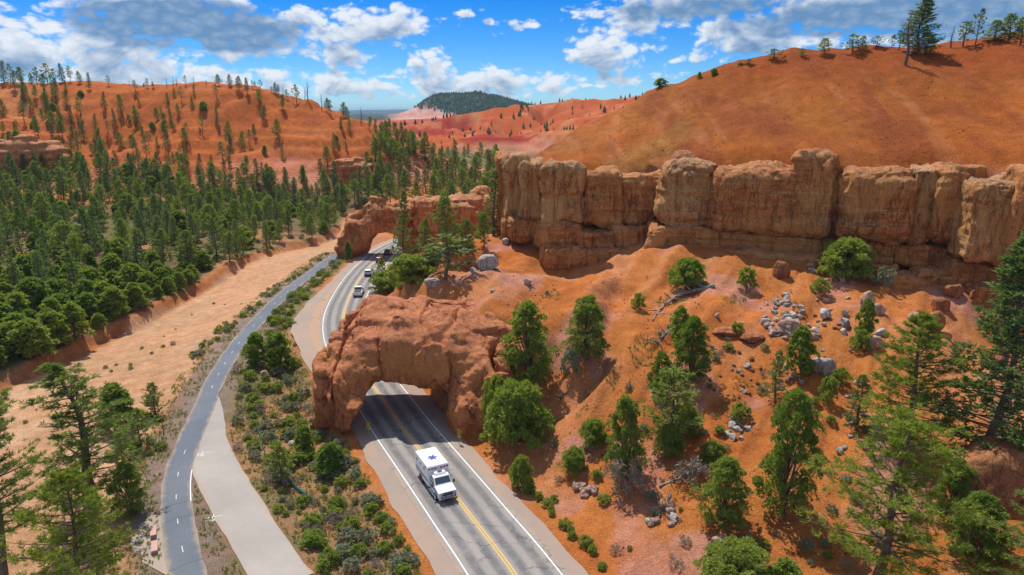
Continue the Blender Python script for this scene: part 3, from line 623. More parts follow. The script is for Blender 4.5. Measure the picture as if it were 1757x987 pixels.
# ------------------------------------------------------------------ rock: iso-surface mesher
def surface_nets(Fd, org, h):
    S = Fd < 0; nx, ny, nz = Fd.shape
    cor = [(0,0,0),(1,0,0),(0,1,0),(1,1,0),(0,0,1),(1,0,1),(0,1,1),(1,1,1)]
    cnt = sum(S[a:nx-1+a, b:ny-1+b, c:nz-1+c].astype(np.int8) for a, b, c in cor)
    act = np.argwhere((cnt > 0) & (cnt < 8)); idx = -np.ones((nx-1, ny-1, nz-1), np.int32)
    idx[act[:, 0], act[:, 1], act[:, 2]] = np.arange(len(act))
    val = np.stack([Fd[act[:, 0]+a, act[:, 1]+b, act[:, 2]+c] for a, b, c in cor], 1)
    pos = np.zeros((len(act), 3)); num = np.zeros(len(act)); cc = np.array(cor, float)
    for i, j in [(0,1),(2,3),(4,5),(6,7),(0,2),(1,3),(4,6),(5,7),(0,4),(1,5),(2,6),(3,7)]:
        a, b = val[:, i], val[:, j]; k = (a < 0) != (b < 0); t = np.where(k, a/np.where(a == b, 1, a-b), 0)
        pos += np.where(k[:, None], cc[i]+(cc[j]-cc[i])*t[:, None], 0); num += k
    V = (act+pos/num[:, None])*h+np.asarray(org); Q = []
    for ax in range(3):
        sl0 = [slice(None)]*3; sl1 = [slice(None)]*3; sl0[ax] = slice(0, -1); sl1[ax] = slice(1, None)
        A, B = S[tuple(sl0)], S[tuple(sl1)]; e = np.argwhere(A != B); o1, o2 = (ax+1) % 3, (ax+2) % 3
        e = e[(e[:, o1] > 0) & (e[:, o2] > 0) & (e[:, o1] < Fd.shape[o1]-1) & (e[:, o2] < Fd.shape[o2]-1)]
        def g(d1, d2):
            q = e.copy(); q[:, o1] -= d1; q[:, o2] -= d2; return idx[q[:, 0], q[:, 1], q[:, 2]]
        q = np.stack([g(1, 1), g(0, 1), g(0, 0), g(1, 0)], 1)
        fl = A[e[:, 0], e[:, 1], e[:, 2]]; q[~fl] = q[~fl][:, ::-1]; Q.append(q)
    return V, np.concatenate(Q)
def smin(a, b, k):
    h = np.clip(.5+.5*(b-a)/k, 0, 1); return b*(1-h)+a*h-k*h*(1-h)
def ell(X, Y, Z, c, r, p=2.0):
    q = (np.abs((X-c[0])/r[0])**p+np.abs((Y-c[1])/r[1])**p+np.abs((Z-c[2])/r[2])**p)**(1/p)
    return (q-1)*min(r)
def grid(lo, hi, h):
    ax = [np.arange(lo[i], hi[i]+h, h) for i in range(3)]; return [a.astype(np.float32) for a in np.meshgrid(*ax, indexing='ij')]
def road_frame(Y):
    i = np.argmin(np.abs(ROAD[:, 1]-Y)); T = ROAD[i+1]-ROAD[i-1]; T /= np.linalg.norm(T); return ROAD[i], T
def lateral(X, Y, lo, hi):
    """signed lateral offset to the road's centre line over a short, nearly straight stretch"""
    k = (ROAD[:, 1] > lo) & (ROAD[:, 1] < hi); cx = np.polyfit(ROAD[k, 1], ROAD[k, 0], 2); x0 = np.polyval(cx, Y)
    c, T = road_frame((lo+hi)/2); return (X-x0)*T[1]
def near_arch():
    h = .24; lo, hi = (-30, 74.5, -1.2), (10, 109, 17); X, Y, Z = grid(lo, hi, h)
    # warp the space so that the lumps lose their roundness
    wx = 1.2*vnoise(X*.2, Y*.2, Z*.12)+.28*vnoise(X*.6, Y*.6, Z*.35); wy = 1.2*vnoise(X*.2+9, Y*.2, Z*.12)+.28*vnoise(X*.6+4, Y*.6, Z*.35)-np.clip(Z-3, 0, 12)*.25; wz = .8*vnoise(X*.2, Y*.2+7, Z*.2)
    x, y, z = X+wx, Y+wy, Z+wz
    lumps = [((-23.6, 85.5, 2.0), (2.5, 4.6, 7.4), 2.6, 1.0), ((-20.9, 83.2, 3), (2.5, 4.2, 7.0), 2.5, .9), ((-21.6, 90, 4), (3.4, 6, 7.6), 2.4, 1.4),
             ((-16.5, 88.3, 8.3), (8.6, 6.6, 4.9), 2.4, 1.2), ((-14.3, 86.4, 9.6), (3.6, 4.4, 3.8), 2.3, .7), ((-17.8, 90, 10.6), (4.2, 5.0, 4.2), 2.3, .8),
             ((-9.5, 87.5, 8.2), (5.2, 6.5, 5.0), 2.3, 1.0), ((-14, 94.5, 8.8), (9, 4.5, 4.6), 2.5, 1.6), ((-5.6, 85.2, 4.6), (3.5, 5.5, 6.4), 2.4, .9),
             ((-3.4, 81.4, 3.2), (2.0, 2.2, 5.0), 2.6, .45), ((-6.2, 81.8, 1.4), (2.4, 2.6, 4.2), 2.3, .7), ((-5, 93, 8), (6.5, 8, 5.4), 2.3, 1.5), ((-4, 100, 8.2), (7, 6, 4.6), 2.2, 1.6), ((1.5, 92, 6.6), (5.5, 7, 4.8), 2.3, 1.4), ((4.0, 97, 8.4), (6.0, 6.5, 4.4), 2.3, 1.4), ((-1.2, 84.5, 3.5), (2.6, 4, 4.6), 2.3, .9)]
    D = None
    for c, r, p, k in lumps:
        d = ell(x, y, z, c, r, p); D = d if D is None else smin(D, d, k)
    # bedding: ledges that step in and out with height, creases, pitting
    bed = .20*np.sin(Z*2.2+1.2*vnoise(X*.15, Y*.15, Z*.3)*3)+.12*vnoise(X*.12, Y*.12, Z*2.6)
    crease = np.clip(.10-np.abs(vnoise(X*.2+3, Y*.2, Z*.1)), 0, 1)*7.0+np.clip(.07-np.abs(vnoise(X*.42+Z*.2, Y*.3+8, Z*.25)), 0, 1)*5.0+.42*np.clip(ridged(X+Z*.5, Y*.7, Z*.22, 3, .22)-.2, -1, 1)
    D = D + bed*.55 + crease + .26*fbm(X, Y, Z, 4, .42) + .07*fbm(X, Y, Z, 3, 2.1)
    # the road cut
    u = lateral(X, Y, 76, 104)+.35*vnoise(X*.3, Y*.3, Z*.3)+.9
    flare = np.clip((84-Y)*.16, 0, 1.3)+np.clip((Y-93)*.12, 0, 1.0)
    tun = (((np.abs(u)/(5.9+flare))**1.75+(np.maximum(Z, 0)/(5.6+flare*.5))**1.75)**(1/1.75)-1)*5.2 + .18*fbm(X, Y, Z, 4, .8)
    tun = np.maximum(tun, -20)
    D = np.maximum(D, -tun)
    back = (Y-(91.8+.55*Z)+.5*fbm(X, Y, Z, 3, .4))*.87; back = np.where(u < 7.5, back, back-(u-7.5)*1.2)
    D = np.maximum(D, back)
    V, F = surface_nets(D, lo, h)
    o = add('rock_arch', mesh_of('rock_arch', V, F, M['arch'], True))
    return tag(o, 'large red sandstone arch over the road with the ambulance just in front', 'rock arch')
def far_arch():
    h = .42; lo, hi = (-54, 180, -1.5), (8, 219, 24); X, Y, Z = grid(lo, hi, h)
    wx = 1.2*vnoise(X*.2, Y*.2, Z*.15)+.4*vnoise(X*.6, Y*.6, Z*.4); wy = 1.2*vnoise(X*.2+9, Y*.2, Z*.15)+.4*vnoise(X*.6+4, Y*.6, Z*.4)
    x, y, z = X+wx, Y+wy, Z
    def at(px, py, Yc): return PY(px, py, Yc)
    lumps = []
    def L(px, ptop, pbot, wpx, Yc, dep, p=3.0, k=1.0):
        t = at(px, ptop, Yc); b = at(px, pbot, Yc); s = Yc/math.cos(0)/FPX
        lumps.append(((t[0], Yc, (t[2]+min(b[2], 0))/2), (wpx*s/2, dep, (t[2]-min(b[2], 0))/2+.2), p, k))
    L(607, 374, 440, 40, 192, 4.0); L(592, 400, 440, 26, 192, 4, 2.4); L(600, 372, 400, 18, 192, 3.2, 3)
    L(648, 344, 430, 46, 193, 3.8, 3, .6); L(628, 366, 430, 60, 193, 3.6, 3); L(668, 352, 430, 44, 194, 3.8, 3)
    L(692, 348, 430, 36, 195, 4.5, 3); L(718, 340, 430, 42, 199, 6.5, 3, .7); L(748, 338, 430, 60, 201, 7, 3); L(790, 334, 430, 70, 204, 8, 3); L(828, 322, 430, 60, 207, 9, 2.6)
    D = None
    for c, r, p, k in lumps:
        d = ell(x, y, z, c, r, p); D = d if D is None else smin(D, d, k)
    bed = .22*np.sin(Z*1.7+2*vnoise(X*.1, Y*.1, Z*.2))+.2*vnoise(X*.1, Y*.1, Z*2.0)
    crease = np.clip(.15-np.abs(vnoise(X*.2+3, Y*.2, Z*.06)), 0, 1)*5
    D = D+bed*.7+crease+.35*fbm(X, Y, Z, 4, .4)
    u = lateral(X, Y, 180, 205)-1.5
    tun = (np.sqrt((u/5.0)**2+(np.maximum(Z, 0)/6.9)**2.4)-1)*4.6+.2*fbm(X, Y, Z, 3, .6)
    D = np.maximum(D, -tun)
    V, F = surface_nets(D, lo, h)
    o = add('rock_arch', mesh_of('rock_arch', V, F, M['fararch'], True))
    return tag(o, 'orange rock fin pierced by a low tunnel that cars are driving towards', 'rock arch')
near_arch(); far_arch()
def outcrop(px, py, w, hgt, Y, seed, label):
    V = []; h = .7; c = PY(px, py, Y); hw = w*Y/FPX/2; hz = hgt*Y/FPX; lo = (c[0]-hw*1.5, Y-11, c[2]-4); hi = (c[0]+hw*1.5, Y+16, c[2]+hz+3); X, Yg, Z = grid(lo, hi, h)
    wx = 2.2*vnoise(X*.12+seed, Yg*.12, Z*.1); x, y = X+wx, Yg+2*vnoise(X*.12, Yg*.12+seed, Z*.1); D = None
    for k in (-.7, -.25, .2, .65):
        d = ell(x, y, Z, (c[0]+k*hw, Y+4+abs(k)*3, c[2]-1), (hw*.42, 8, (hz+1)*(1.05-.35*abs(k))), 2.8); D = d if D is None else smin(D, d, 1.0)
    D = D+.3*np.sin(Z*2.0+2*vnoise(X*.1, Yg*.1, Z*.2))+np.clip(.12-np.abs(vnoise(X*.2+seed, Yg*.2, Z*.05)), 0, 1)*6+.5*fbm(X, Yg, Z, 3, .3)
    V, F = surface_nets(D, lo, h); o = np.array(c); tag(add('rock_outcrop', mesh_of('rock_outcrop', V-o, F, M['fararch'], True), None, o), label, 'outcrop')

# ------------------------------------------------------------------ cliff built of its joint-bounded blocks
def cube_grid(n):
    """unit cube surface with n x n quads per face, shared seams"""
    V, F, key = [], [], {}
    def vid(p):
        k = tuple(np.round(p, 5))
        if k not in key: key[k] = len(V); V.append(p)
        return key[k]
    t = np.linspace(-1, 1, n+1)
    for ax in range(3):
        for sgn in (-1, 1):
            I = np.zeros((n+1, n+1), int)
            for i in range(n+1):
                for j in range(n+1):
                    p = [0, 0, 0]; p[ax] = sgn; p[(ax+1) % 3] = t[i]; p[(ax+2) % 3] = t[j]; I[i, j] = vid(p)
            q = np.stack([I[:-1, :-1], I[1:, :-1], I[1:, 1:], I[:-1, 1:]], -1).reshape(-1, 4)
            F.append(q if sgn > 0 else q[:, ::-1])
    return np.array(V, float), np.concatenate(F)
CG = {n: cube_grid(n) for n in (20, 36)}
def block_mesh(c, half, rnd, seed, n=36, amp=1.0, lean=0.0, taper=0.0, world=True, yaw=0.0):
    V, F = CG[n]; half = np.array(half); P = V*half; r = rnd*half.min()
    inner = np.clip(P, -(half-r), half-r); d = P-inner; l = np.linalg.norm(d, axis=1, keepdims=True); nn = d/np.maximum(l, 1e-6)
    # round: points on the corner zones are pulled onto the fillet
    P = inner+nn*np.minimum(l, r)
    nrm = np.where(l > 1e-6, nn, V)
    zt = (P[:, 2]/half[2]+1)/2
    P[:, 0] *= 1-taper*zt; P[:, 1] += lean*P[:, 2]
    ca, sa = math.cos(yaw), math.sin(yaw); P[:, 0], P[:, 1] = P[:, 0]*ca-P[:, 1]*sa, P[:, 0]*sa+P[:, 1]*ca
    nrm = np.c_[nrm[:, 0]*ca-nrm[:, 1]*sa, nrm[:, 0]*sa+nrm[:, 1]*ca, nrm[:, 2]]
    W = P+np.array(c); x, y, z = W.T; s = seed*13.7
    disp = .9*vnoise(x*.2+s, y*.2, z*.13)+.45*vnoise(x*.55, y*.55+s, z*.3)+.2*fbm(x, y, z, 3, 1.3)
    # bedding planes shared by the whole cliff; vertical joints and runnels
    bedn = vnoise(x*.04, y*.04, z*.55)+.5*vnoise(x*.07, y*.07+3, z*1.6); disp -= .34*smooth(.3, .55, bedn)
    disp -= np.clip(.09-np.abs(vnoise(x*.34+s, y*.34, z*.05)), 0, 1)*7.0
    disp -= np.clip(.05-np.abs(vnoise(x*.06, y*.06, z*.75+5)), 0, 1)*3.5
    disp += .18*vnoise(x*1.2, y*1.2, z*.12)+.10*vnoise(x*2.6, y*2.6, z*.5)-np.clip(.06-np.abs(vnoise(x*.5, y*.5, z*.5+9+s)), 0, 1)*3.0
    W = W+nrm*(disp*amp)[:, None]
    # undo the world offset so the mesh keeps its own origin
    return W, F
def build_cliff():
    cliff = struct(add('cliff', None)); cliff.location = (0, 0, 0)
    #        x0    x1   ytop ybot  Yfront depth round mat  lean taper
    B = [(851, 872, 273, 392, 134, 11, .45, 0, .02, .1), (866, 905, 274, 379, 129.5, 9, .5, 1, .05, .08), (893, 934, 283, 380, 126, 8, .5, 1, .05, .06),
         (930, 1004, 288, 388, 120.3, 8, .34, 1, .05, .1), (1000, 1068, 300, 390, 123, 8, .3, 0, .02, 0), (1060, 1150, 303, 391, 123.5, 9, .3, 0, .02, 0),
         (1142, 1252, 282, 396, 115.2, 11, .55, 1, .06, .1), (1244, 1386, 290, 406, 110.0, 11, .5, 0, .05, .06), (1382, 1450, 268, 407, 107.8, 10, .5, 0, .08, .14),
         (1448, 1472, 318, 412, 107.2, 8, .5, 0, .03, .05), (1472, 1582, 298, 421, 103.0, 10, .5, 0, .06, .06), (1582, 1624, 292, 421, 102.4, 9, .5, 1, .06, .06),
         (1626, 1700, 291, 424, 99.6, 10, .55, 0, .07, .06), (1664, 1728, 340, 436, 97, 6, .35, 1, .04, .12), (1688, 1800, 316, 460, 93, 8, .45, 1, .05, .1), (1770, 1900, 300, 470, 90, 8, .45, 0, .05, .05),
         # lower courses
         (862, 890, 375, 420, 130.5, 8, .5, 0, 0, 0), (874, 932, 377, 417, 126, 7, .45, 0, 0, 0), (926, 999, 385, 432, 119.8, 8, .36, 0, .02, 0), (988, 1058, 399, 439, 120, 8, .4, 0, 0, .05), (1050, 1136, 388, 437, 121, 8, .4, 0, 0, 0),
         (1122, 1284, 391, 433, 113.8, 9, .5, 0, .02, .04), (1276, 1418, 404, 443, 110, 9, .4, 0, 0, .03), (1412, 1500, 405, 452, 107.5, 9, .4, 0, 0, 0), (1490, 1548, 417, 458, 104, 8, .42, 0, 0, 0), (1544, 1602, 420, 458, 102.5, 8, .42, 0, 0, 0), (1598, 1662, 423, 463, 101, 8, .42, 0, 0, 0), (1655, 1760, 450, 505, 96, 9, .5, 0, 0, 0),
         # foot
         (932, 978, 424, 470, 118.2, 7, .42, 0, 0, 0), (972, 1052, 427, 471, 117.6, 7, .45, 0, 0, .04), (1046, 1135, 430, 460, 117.5, 7, .5, 0, 0, 0), (1130, 1290, 428, 458, 111.8, 7, .55, 0, 0, 0), (1284, 1414, 437, 476, 107.2, 7, .5, 0, 0, 0), (1410, 1540, 448, 490, 104, 7, .5, 0, 0, 0),
         (1528, 1602, 478, 513, 97.5, 5, .4, 0, 0, 0), (1590, 1690, 470, 525, 97.5, 6, .5, 0, 0, 0), (1690, 1800, 495, 560, 92, 7, .5, 0, 0, 0), (1720, 1830, 545, 620, 87, 7, .5, 0, 0, 0),
         (1160, 1204, 268, 300, 118.2, 7, .9, 2, .5, .3), (1392, 1446, 264, 300, 109.6, 6, .7, 2, .2, .2)]
    mats = [M['cliff'], M['cliff_pale'], M['orange_rock']]
    for i, (x0, x1, y0, y1, Yf, dep, rnd, mt, lean, tap) in enumerate(B):
        a = PY(x0, (y0+y1)/2, Yf); b = PY(x1, (y0+y1)/2, Yf); t = PY((x0+x1)/2, y0, Yf+.6); u = PY((x0+x1)/2, y1, Yf)
        hw = (b[0]-a[0])/2+(.28 if y1 > y0+30 else .2); hz = (t[2]-u[2])/2+.08; t[2] += .5 if y0 < 330 else 0; hz += .25 if y0 < 330 else 0; c = ((a[0]+b[0])/2, Yf+dep/2, (t[2]+u[2])/2)
        big = hw > 2.5
        yaw = -.42*smooth(1150, 1260, (x0+x1)/2)*(1-.5*smooth(1560, 1640, (x0+x1)/2)) if y1 > 310 and i < 38 else 0.0
        W, F = block_mesh(c, (hw/math.cos(yaw), dep/2, hz), rnd, i+1, 36 if big else 20, .8 if hz > 2 else .55, lean, tap, yaw=float(yaw))
        add('rock_block', mesh_of('rock_block', W, F, mats[mt], True), cliff)
build_cliff()
for a in ((30, 290, 130, 56, 284, 3, 'broad red rock outcrop rising out of the wood below the far hill'), (600, 304, 70, 30, 318, 14, 'layered red outcrop where the far hill meets the wood'), (415, 300, 60, 14, 312, 8, 'low banded red ledge below the middle of the far hill')): outcrop(*a)
# ------------------------------------------------------------------ plants
def tube(P, rad, sides=5):
    P = np.asarray(P, float); n = len(P); T = np.gradient(P, axis=0); T /= np.linalg.norm(T, axis=1)[:, None]+1e-9
    ref = np.where(np.abs(T[:, 2:3]) > .9, np.array([[1., 0, 0]]), np.array([[0, 0, 1.]]))
    A = np.cross(T, ref); A /= np.linalg.norm(A, axis=1)[:, None]+1e-9; B = np.cross(T, A)
    th = np.arange(sides)*2*math.pi/sides; V = P[:, None]+(A[:, None]*np.cos(th)[None, :, None]+B[:, None]*np.sin(th)[None, :, None])*np.asarray(rad)[:, None, None]
    I = np.arange(n*sides).reshape(n, sides); J = np.roll(I, -1, 1)
    return V.reshape(-1, 3), np.stack([I[:-1], J[:-1], J[1:], I[1:]], -1).reshape(-1, 4)
def blades(P, D, nb, L, W, spread, rng, shade=(.7, 1.25)):
    """nb small leaf-shaped faces around every point P, leaving along D"""
    P = np.repeat(P, nb, 0); D = np.repeat(D, nb, 0); n = len(P)
    d = D+spread*rng.normal(size=(n, 3)); d /= np.linalg.norm(d, axis=1)[:, None]+1e-9
    s = np.cross(d, rng.normal(size=(n, 3))); s /= np.linalg.norm(s, axis=1)[:, None]+1e-9
    l = (L*rng.uniform(.6, 1.3, n))[:, None]; w = (W*rng.uniform(.7, 1.3, n))[:, None]
    V = np.stack([P, P+d*l*.5+s*w, P+d*l, P+d*l*.5-s*w], 1).reshape(-1, 3)
    F = np.arange(n*4).reshape(n, 4); c = np.repeat(rng.uniform(*shade, n), 4)
    return V, F, c
def unit(v): return v/(np.linalg.norm(v, axis=-1, keepdims=True)+1e-9)
def conifer(seed, H, Rr, base=.15, nbr=60, nt=7, nb=4, L=.5, W=.1, kind='cone', lean=0.0, spread=.55, bare=0.0, trunk_r=None, gap=0.0):
    """returns trunk (with limbs) and crown arrays"""
    rng = np.random.default_rng(seed); tr = trunk_r or H*.017
    zz = np.linspace(0, 1, 9); bx = lean*H*zz**1.5+.012*H*np.sin(zz*7+seed); by = .012*H*np.cos(zz*6+seed*2)
    trunk = [tube(np.c_[bx, by, zz*H-.25*(zz == 0)], tr*(1-zz*.93)+.012, 7)]
    def axis(t): return np.array([np.interp(t, zz, bx), np.interp(t, zz, by), t*H])
    lump = rng.uniform(.72, 1.2, 12)
    TP, TD = [], []
    for i in range(nbr):
        t = base+(1-base)*((i+rng.uniform(0, 1))/nbr)**.92; q = (t-base)/(1-base); az = i*2.399+rng.uniform(-.5, .5)
        if kind == 'cone': pr = (1-q)**.75*(.45+.55*min(1, q*5+.2))
        elif kind == 'spire': pr = (1-q)**.6*.9
        elif kind == 'dome': pr = math.sqrt(max(0, 1-(max(q-.35, 0)/.66)**2))*(.55+.45*min(1, q*3))*(.8+.2*math.sin(q*17+az))
        else: pr = (1-q**1.7)**.7*(.5+.5*min(1, q*3.2))
        ln = Rr*pr*lump[int((az*1.9+q*9)) % 12]*rng.uniform(.62, 1.12)+.05*Rr
        if rng.random() < gap: ln *= .45
        el = {'cone': -.12+.55*q, 'spire': -.2+.5*q, 'dome': .12+.6*q}.get(kind, .05+.55*q)+rng.uniform(-.14, .14)
        d = np.array([math.cos(az)*math.cos(el), math.sin(az)*math.cos(el), math.sin(el)]); p0 = axis(t)
        s = np.linspace(0, 1, 4)[:, None]; pts = p0+d*ln*s+np.array([0, 0, 1])*(.16*ln*s**2)
        if ln > .25*Rr: trunk.append(tube(pts, tr*.32*(1-q*.6)*np.array([1, .7, .45, .15])+.006, 4))
        if rng.random() < bare: continue
        k = max(2, int(nt*(.35+.65*ln/Rr))); ss = rng.uniform(.25, 1.0, k)**.75
        side = np.array([-math.sin(az), math.cos(az), 0]); lat = rng.uniform(-1, 1, k)*ln*.34*(1.15-ss)
        TP.append(p0+d*ln*ss[:, None]+np.array([0, 0, 1])*(.16*ln*ss**2)[:, None]+side*lat[:, None]+rng.normal(size=(k, 3))*.05*ln)
        TD.append(np.repeat((d*.8+np.array([0, 0, .35]))[None], k, 0)+side*np.sign(lat)[:, None]*.35)
    TP.append(axis(1.0)[None]-np.array([[0, 0, .1*k] for k in range(5)])*H*.05); TD.append(np.repeat([[0, 0, 1.]], 5, 0))
    P, D = np.concatenate(TP), unit(np.concatenate(TD))
    return cat_meshes(trunk), blades(P, D, nb, L, W, spread, rng)
def bushy(seed, H, Rr, ncl=26, nt=16, nb=4, L=.3, W=.1, stems=4, base=.12, peak=1.0, spread=.6, stem_r=None):
    """juniper / shrub: foliage clumps spread through an uneven egg-shaped volume, several stems"""
    rng = np.random.default_rng(seed); TP, TD, trunk = [], [], []; sr = stem_r or H*.022
    for s in range(stems):
        az = s*2.4+rng.uniform(0, 1); e = np.array([math.cos(az)*Rr*.4, math.sin(az)*Rr*.4, H*rng.uniform(.5, .8)]); k = np.linspace(0, 1, 5)[:, None]
        trunk.append(tube(e*k**np.array([1.4, 1.4, 1])+rng.normal(size=(5, 3))*.02*H*k-np.array([0, 0, .2])*(k == 0), sr*(1-.8*k[:, 0]), 5))
    for i in range(ncl):
        q = base+(1-base)*((i+.5)/ncl)**.85; az = i*2.399+rng.uniform(-.6, .6)
        prof = (1-((q-.32)/.70)**2 if q > .32 else 1-((.32-q)/.5)**2); prof = max(prof, 0)**(.55*peak+.0)*rng.uniform(.6, 1.08)
        rr = Rr*prof*math.sqrt(rng.uniform(.25, 1)); c = np.array([math.cos(az)*rr, math.sin(az)*rr, q*H])
        cr = Rr*rng.uniform(.16, .34)*(1.15-.5*q); u = unit(rng.normal(size=(nt, 3))); u[:, 2] = np.abs(u[:, 2])*.9-.25
        P = c+u*cr*rng.uniform(.55, 1, (nt, 1))*np.array([1, 1, 1.15]); out = unit(np.array([c[0], c[1], max(c[2]-.35*H, 0)*.7+.02]))
        TP.append(P); TD.append(unit(u+.5*out+np.array([0, 0, .35])))
        if i % 3 == 0:
            k = np.linspace(0, 1, 4)[:, None]; b = np.array([0, 0, q*H*.45]); trunk.append(tube(b+(c-b)*k, sr*.4*(1-.7*k[:, 0])+.004, 3))
    P, D = np.concatenate(TP), np.concatenate(TD); P[:, 2] = np.maximum(P[:, 2], .02)
    return cat_meshes(trunk), blades(P, D, nb, L, W, spread, rng)
PROTO = {}
def proto(key, arr, leaf, bark='bark'):
    (tv, tf), (cv, cf, cc) = arr
    h = float(cv[:, 2].max()); r = float(np.percentile(np.hypot(cv[:, 0], cv[:, 1]), 97))
    PROTO.setdefault(key, []).append((mesh_of(key+'_trunk', tv, tf, M[bark], True), mesh_of(key+'_crown', cv, cf, M[leaf], False, np.repeat(cc[:, None], 3, 1)), h, r))
for i in range(9): proto('pine', conifer(10+i, 13, 3.3+.3*(i % 2), .04+.07*(i % 4), 84, 11, 5, .6, .085, ('round', 'cone', 'dome')[i % 3], .012*(i-4), gap=.25*(i % 3 == 2)), 'pine')
for i in range(6): proto('fir', conifer(40+i, 14, 2.3+.15*i, .03+.05*(i % 4), 90, 9, 5, .55, .08, 'cone' if i % 2 else 'spire', .008*(i-2), gap=.12*(i % 3)), 'fir')
for i in range(3): proto('ragged', conifer(60+i, 9, 2.2, .25, 34, 6, 4, .7, .12, 'round', .03*(i-1), bare=.25, gap=.35), 'fir', 'darkwood')
for i in range(3): proto('snag', conifer(80+i, 9, 1.3, .2, 44, 3, 3, .35, .05, 'round', .02*(i-1), bare=.85, trunk_r=.2), 'dry', 'darkwood')
for i in range(5): proto('juniper', bushy(100+i, 4.6, 1.8, 46, 26, 4, .36, .09, 4, .05, 1.0+.14*i), 'juniper')
for i in range(3): proto('juniper_fine', bushy(120+i, 6.5, 2.1, 80, 64, 6, .17, .034, 4, .05, 1.05+.2*i), 'juniper')
for i in range(5): proto('shrub', bushy(140+i, 1.0, .72, 26, 22, 4, .13, .034, 5, .1, .7, .7), 'leaf', 'darkwood')
for i in range(4): proto('sage', bushy(160+i, .8, .62, 20, 18, 4, .13, .028, 5, .1, .6, .8), 'sage', 'greywood')
for i in range(3): proto('twiggy', bushy(180+i, 1.0, .7, 12, 14, 3, .26, .018, 9, .1, .6, .9), 'dry', 'greywood')
for i in range(3): proto('bigshrub', bushy(190+i, 2.6, 2.0, 70, 46, 6, .20, .036, 7, .06, .75, .7), 'leaf', 'darkwood')
# larger foreground trees, each its own
proto('hero_pine_a', conifer(201, 15, 4.3, .16, 92, 26, 14, .34, .022, 'dome', .015, .7, gap=.3, trunk_r=.27), 'pine_bright')
proto('hero_pine_b', conifer(202, 13, 3.3, .08, 100, 24, 13, .34, .022, 'round', .0, .7, gap=.15, trunk_r=.22), 'pine_bright')
proto('hero_fir', conifer(203, 20, 4.0, .06, 190, 24, 7, .42, .05, 'cone', -.01, .6, gap=.12, trunk_r=.26), 'fir')
proto('hero_pine_d', conifer(204, 15, 3.1, .12, 96, 22, 12, .30, .022, 'round', -.05, .65, gap=.35, trunk_r=.26), 'pine')
proto('hero_pine_e', conifer(205, 12, 4.2, .05, 100, 26, 14, .34, .022, 'round', .02, .7, gap=.1, trunk_r=.24), 'pine_bright')
proto('hero_pine_f', conifer(206, 14, 3.8, .28, 74, 26, 14, .34, .022, 'dome', .02, .7, gap=.3, trunk_r=.27), 'pine')
RNG = random.Random(5)
def plant(name, key, p, H, label, cat, group=None, idx=None, width=None, rot=None, sink=.1, bare=False):
    v = PROTO[key]; tm, cm, h, r = v[(RNG.randrange(len(v)) if idx is None else idx % len(v))]
    s = H/h; w = (width/2/r) if width else s*RNG.uniform(1.05, 1.42)
    o = add(name, None, None, (p[0], p[1], p[2]-sink*min(1, H*.3)), (RNG.uniform(-.06, .06), RNG.uniform(-.06, .06), RNG.uniform(0, 6.28) if rot is None else rot), (w, w, s))
    o.empty_display_size = .3; tag(o, label, cat, group)
    add('trunk' if cat == 'tree' else 'stems', tm, o); add('crown' if cat == 'tree' else 'foliage', cm, o)
    return o
def by_px(name, key, px, ytop, ybase, wpx, label, cat, group=None, Y=None, **k):
    p = hit(px, ybase) if Y is None else np.array(PY(px, ybase, Y)); 
    if Y is not None: p[2] = ground_z(p[:1], p[1:2])[0]
    top = PY(px, ytop, p[1]); H = max(top[2]-p[2], .2); c = proj(p)[2][0]
    return plant(name, key, p, H, label, cat, group, width=wpx*c/FPX if wpx else None, **k)
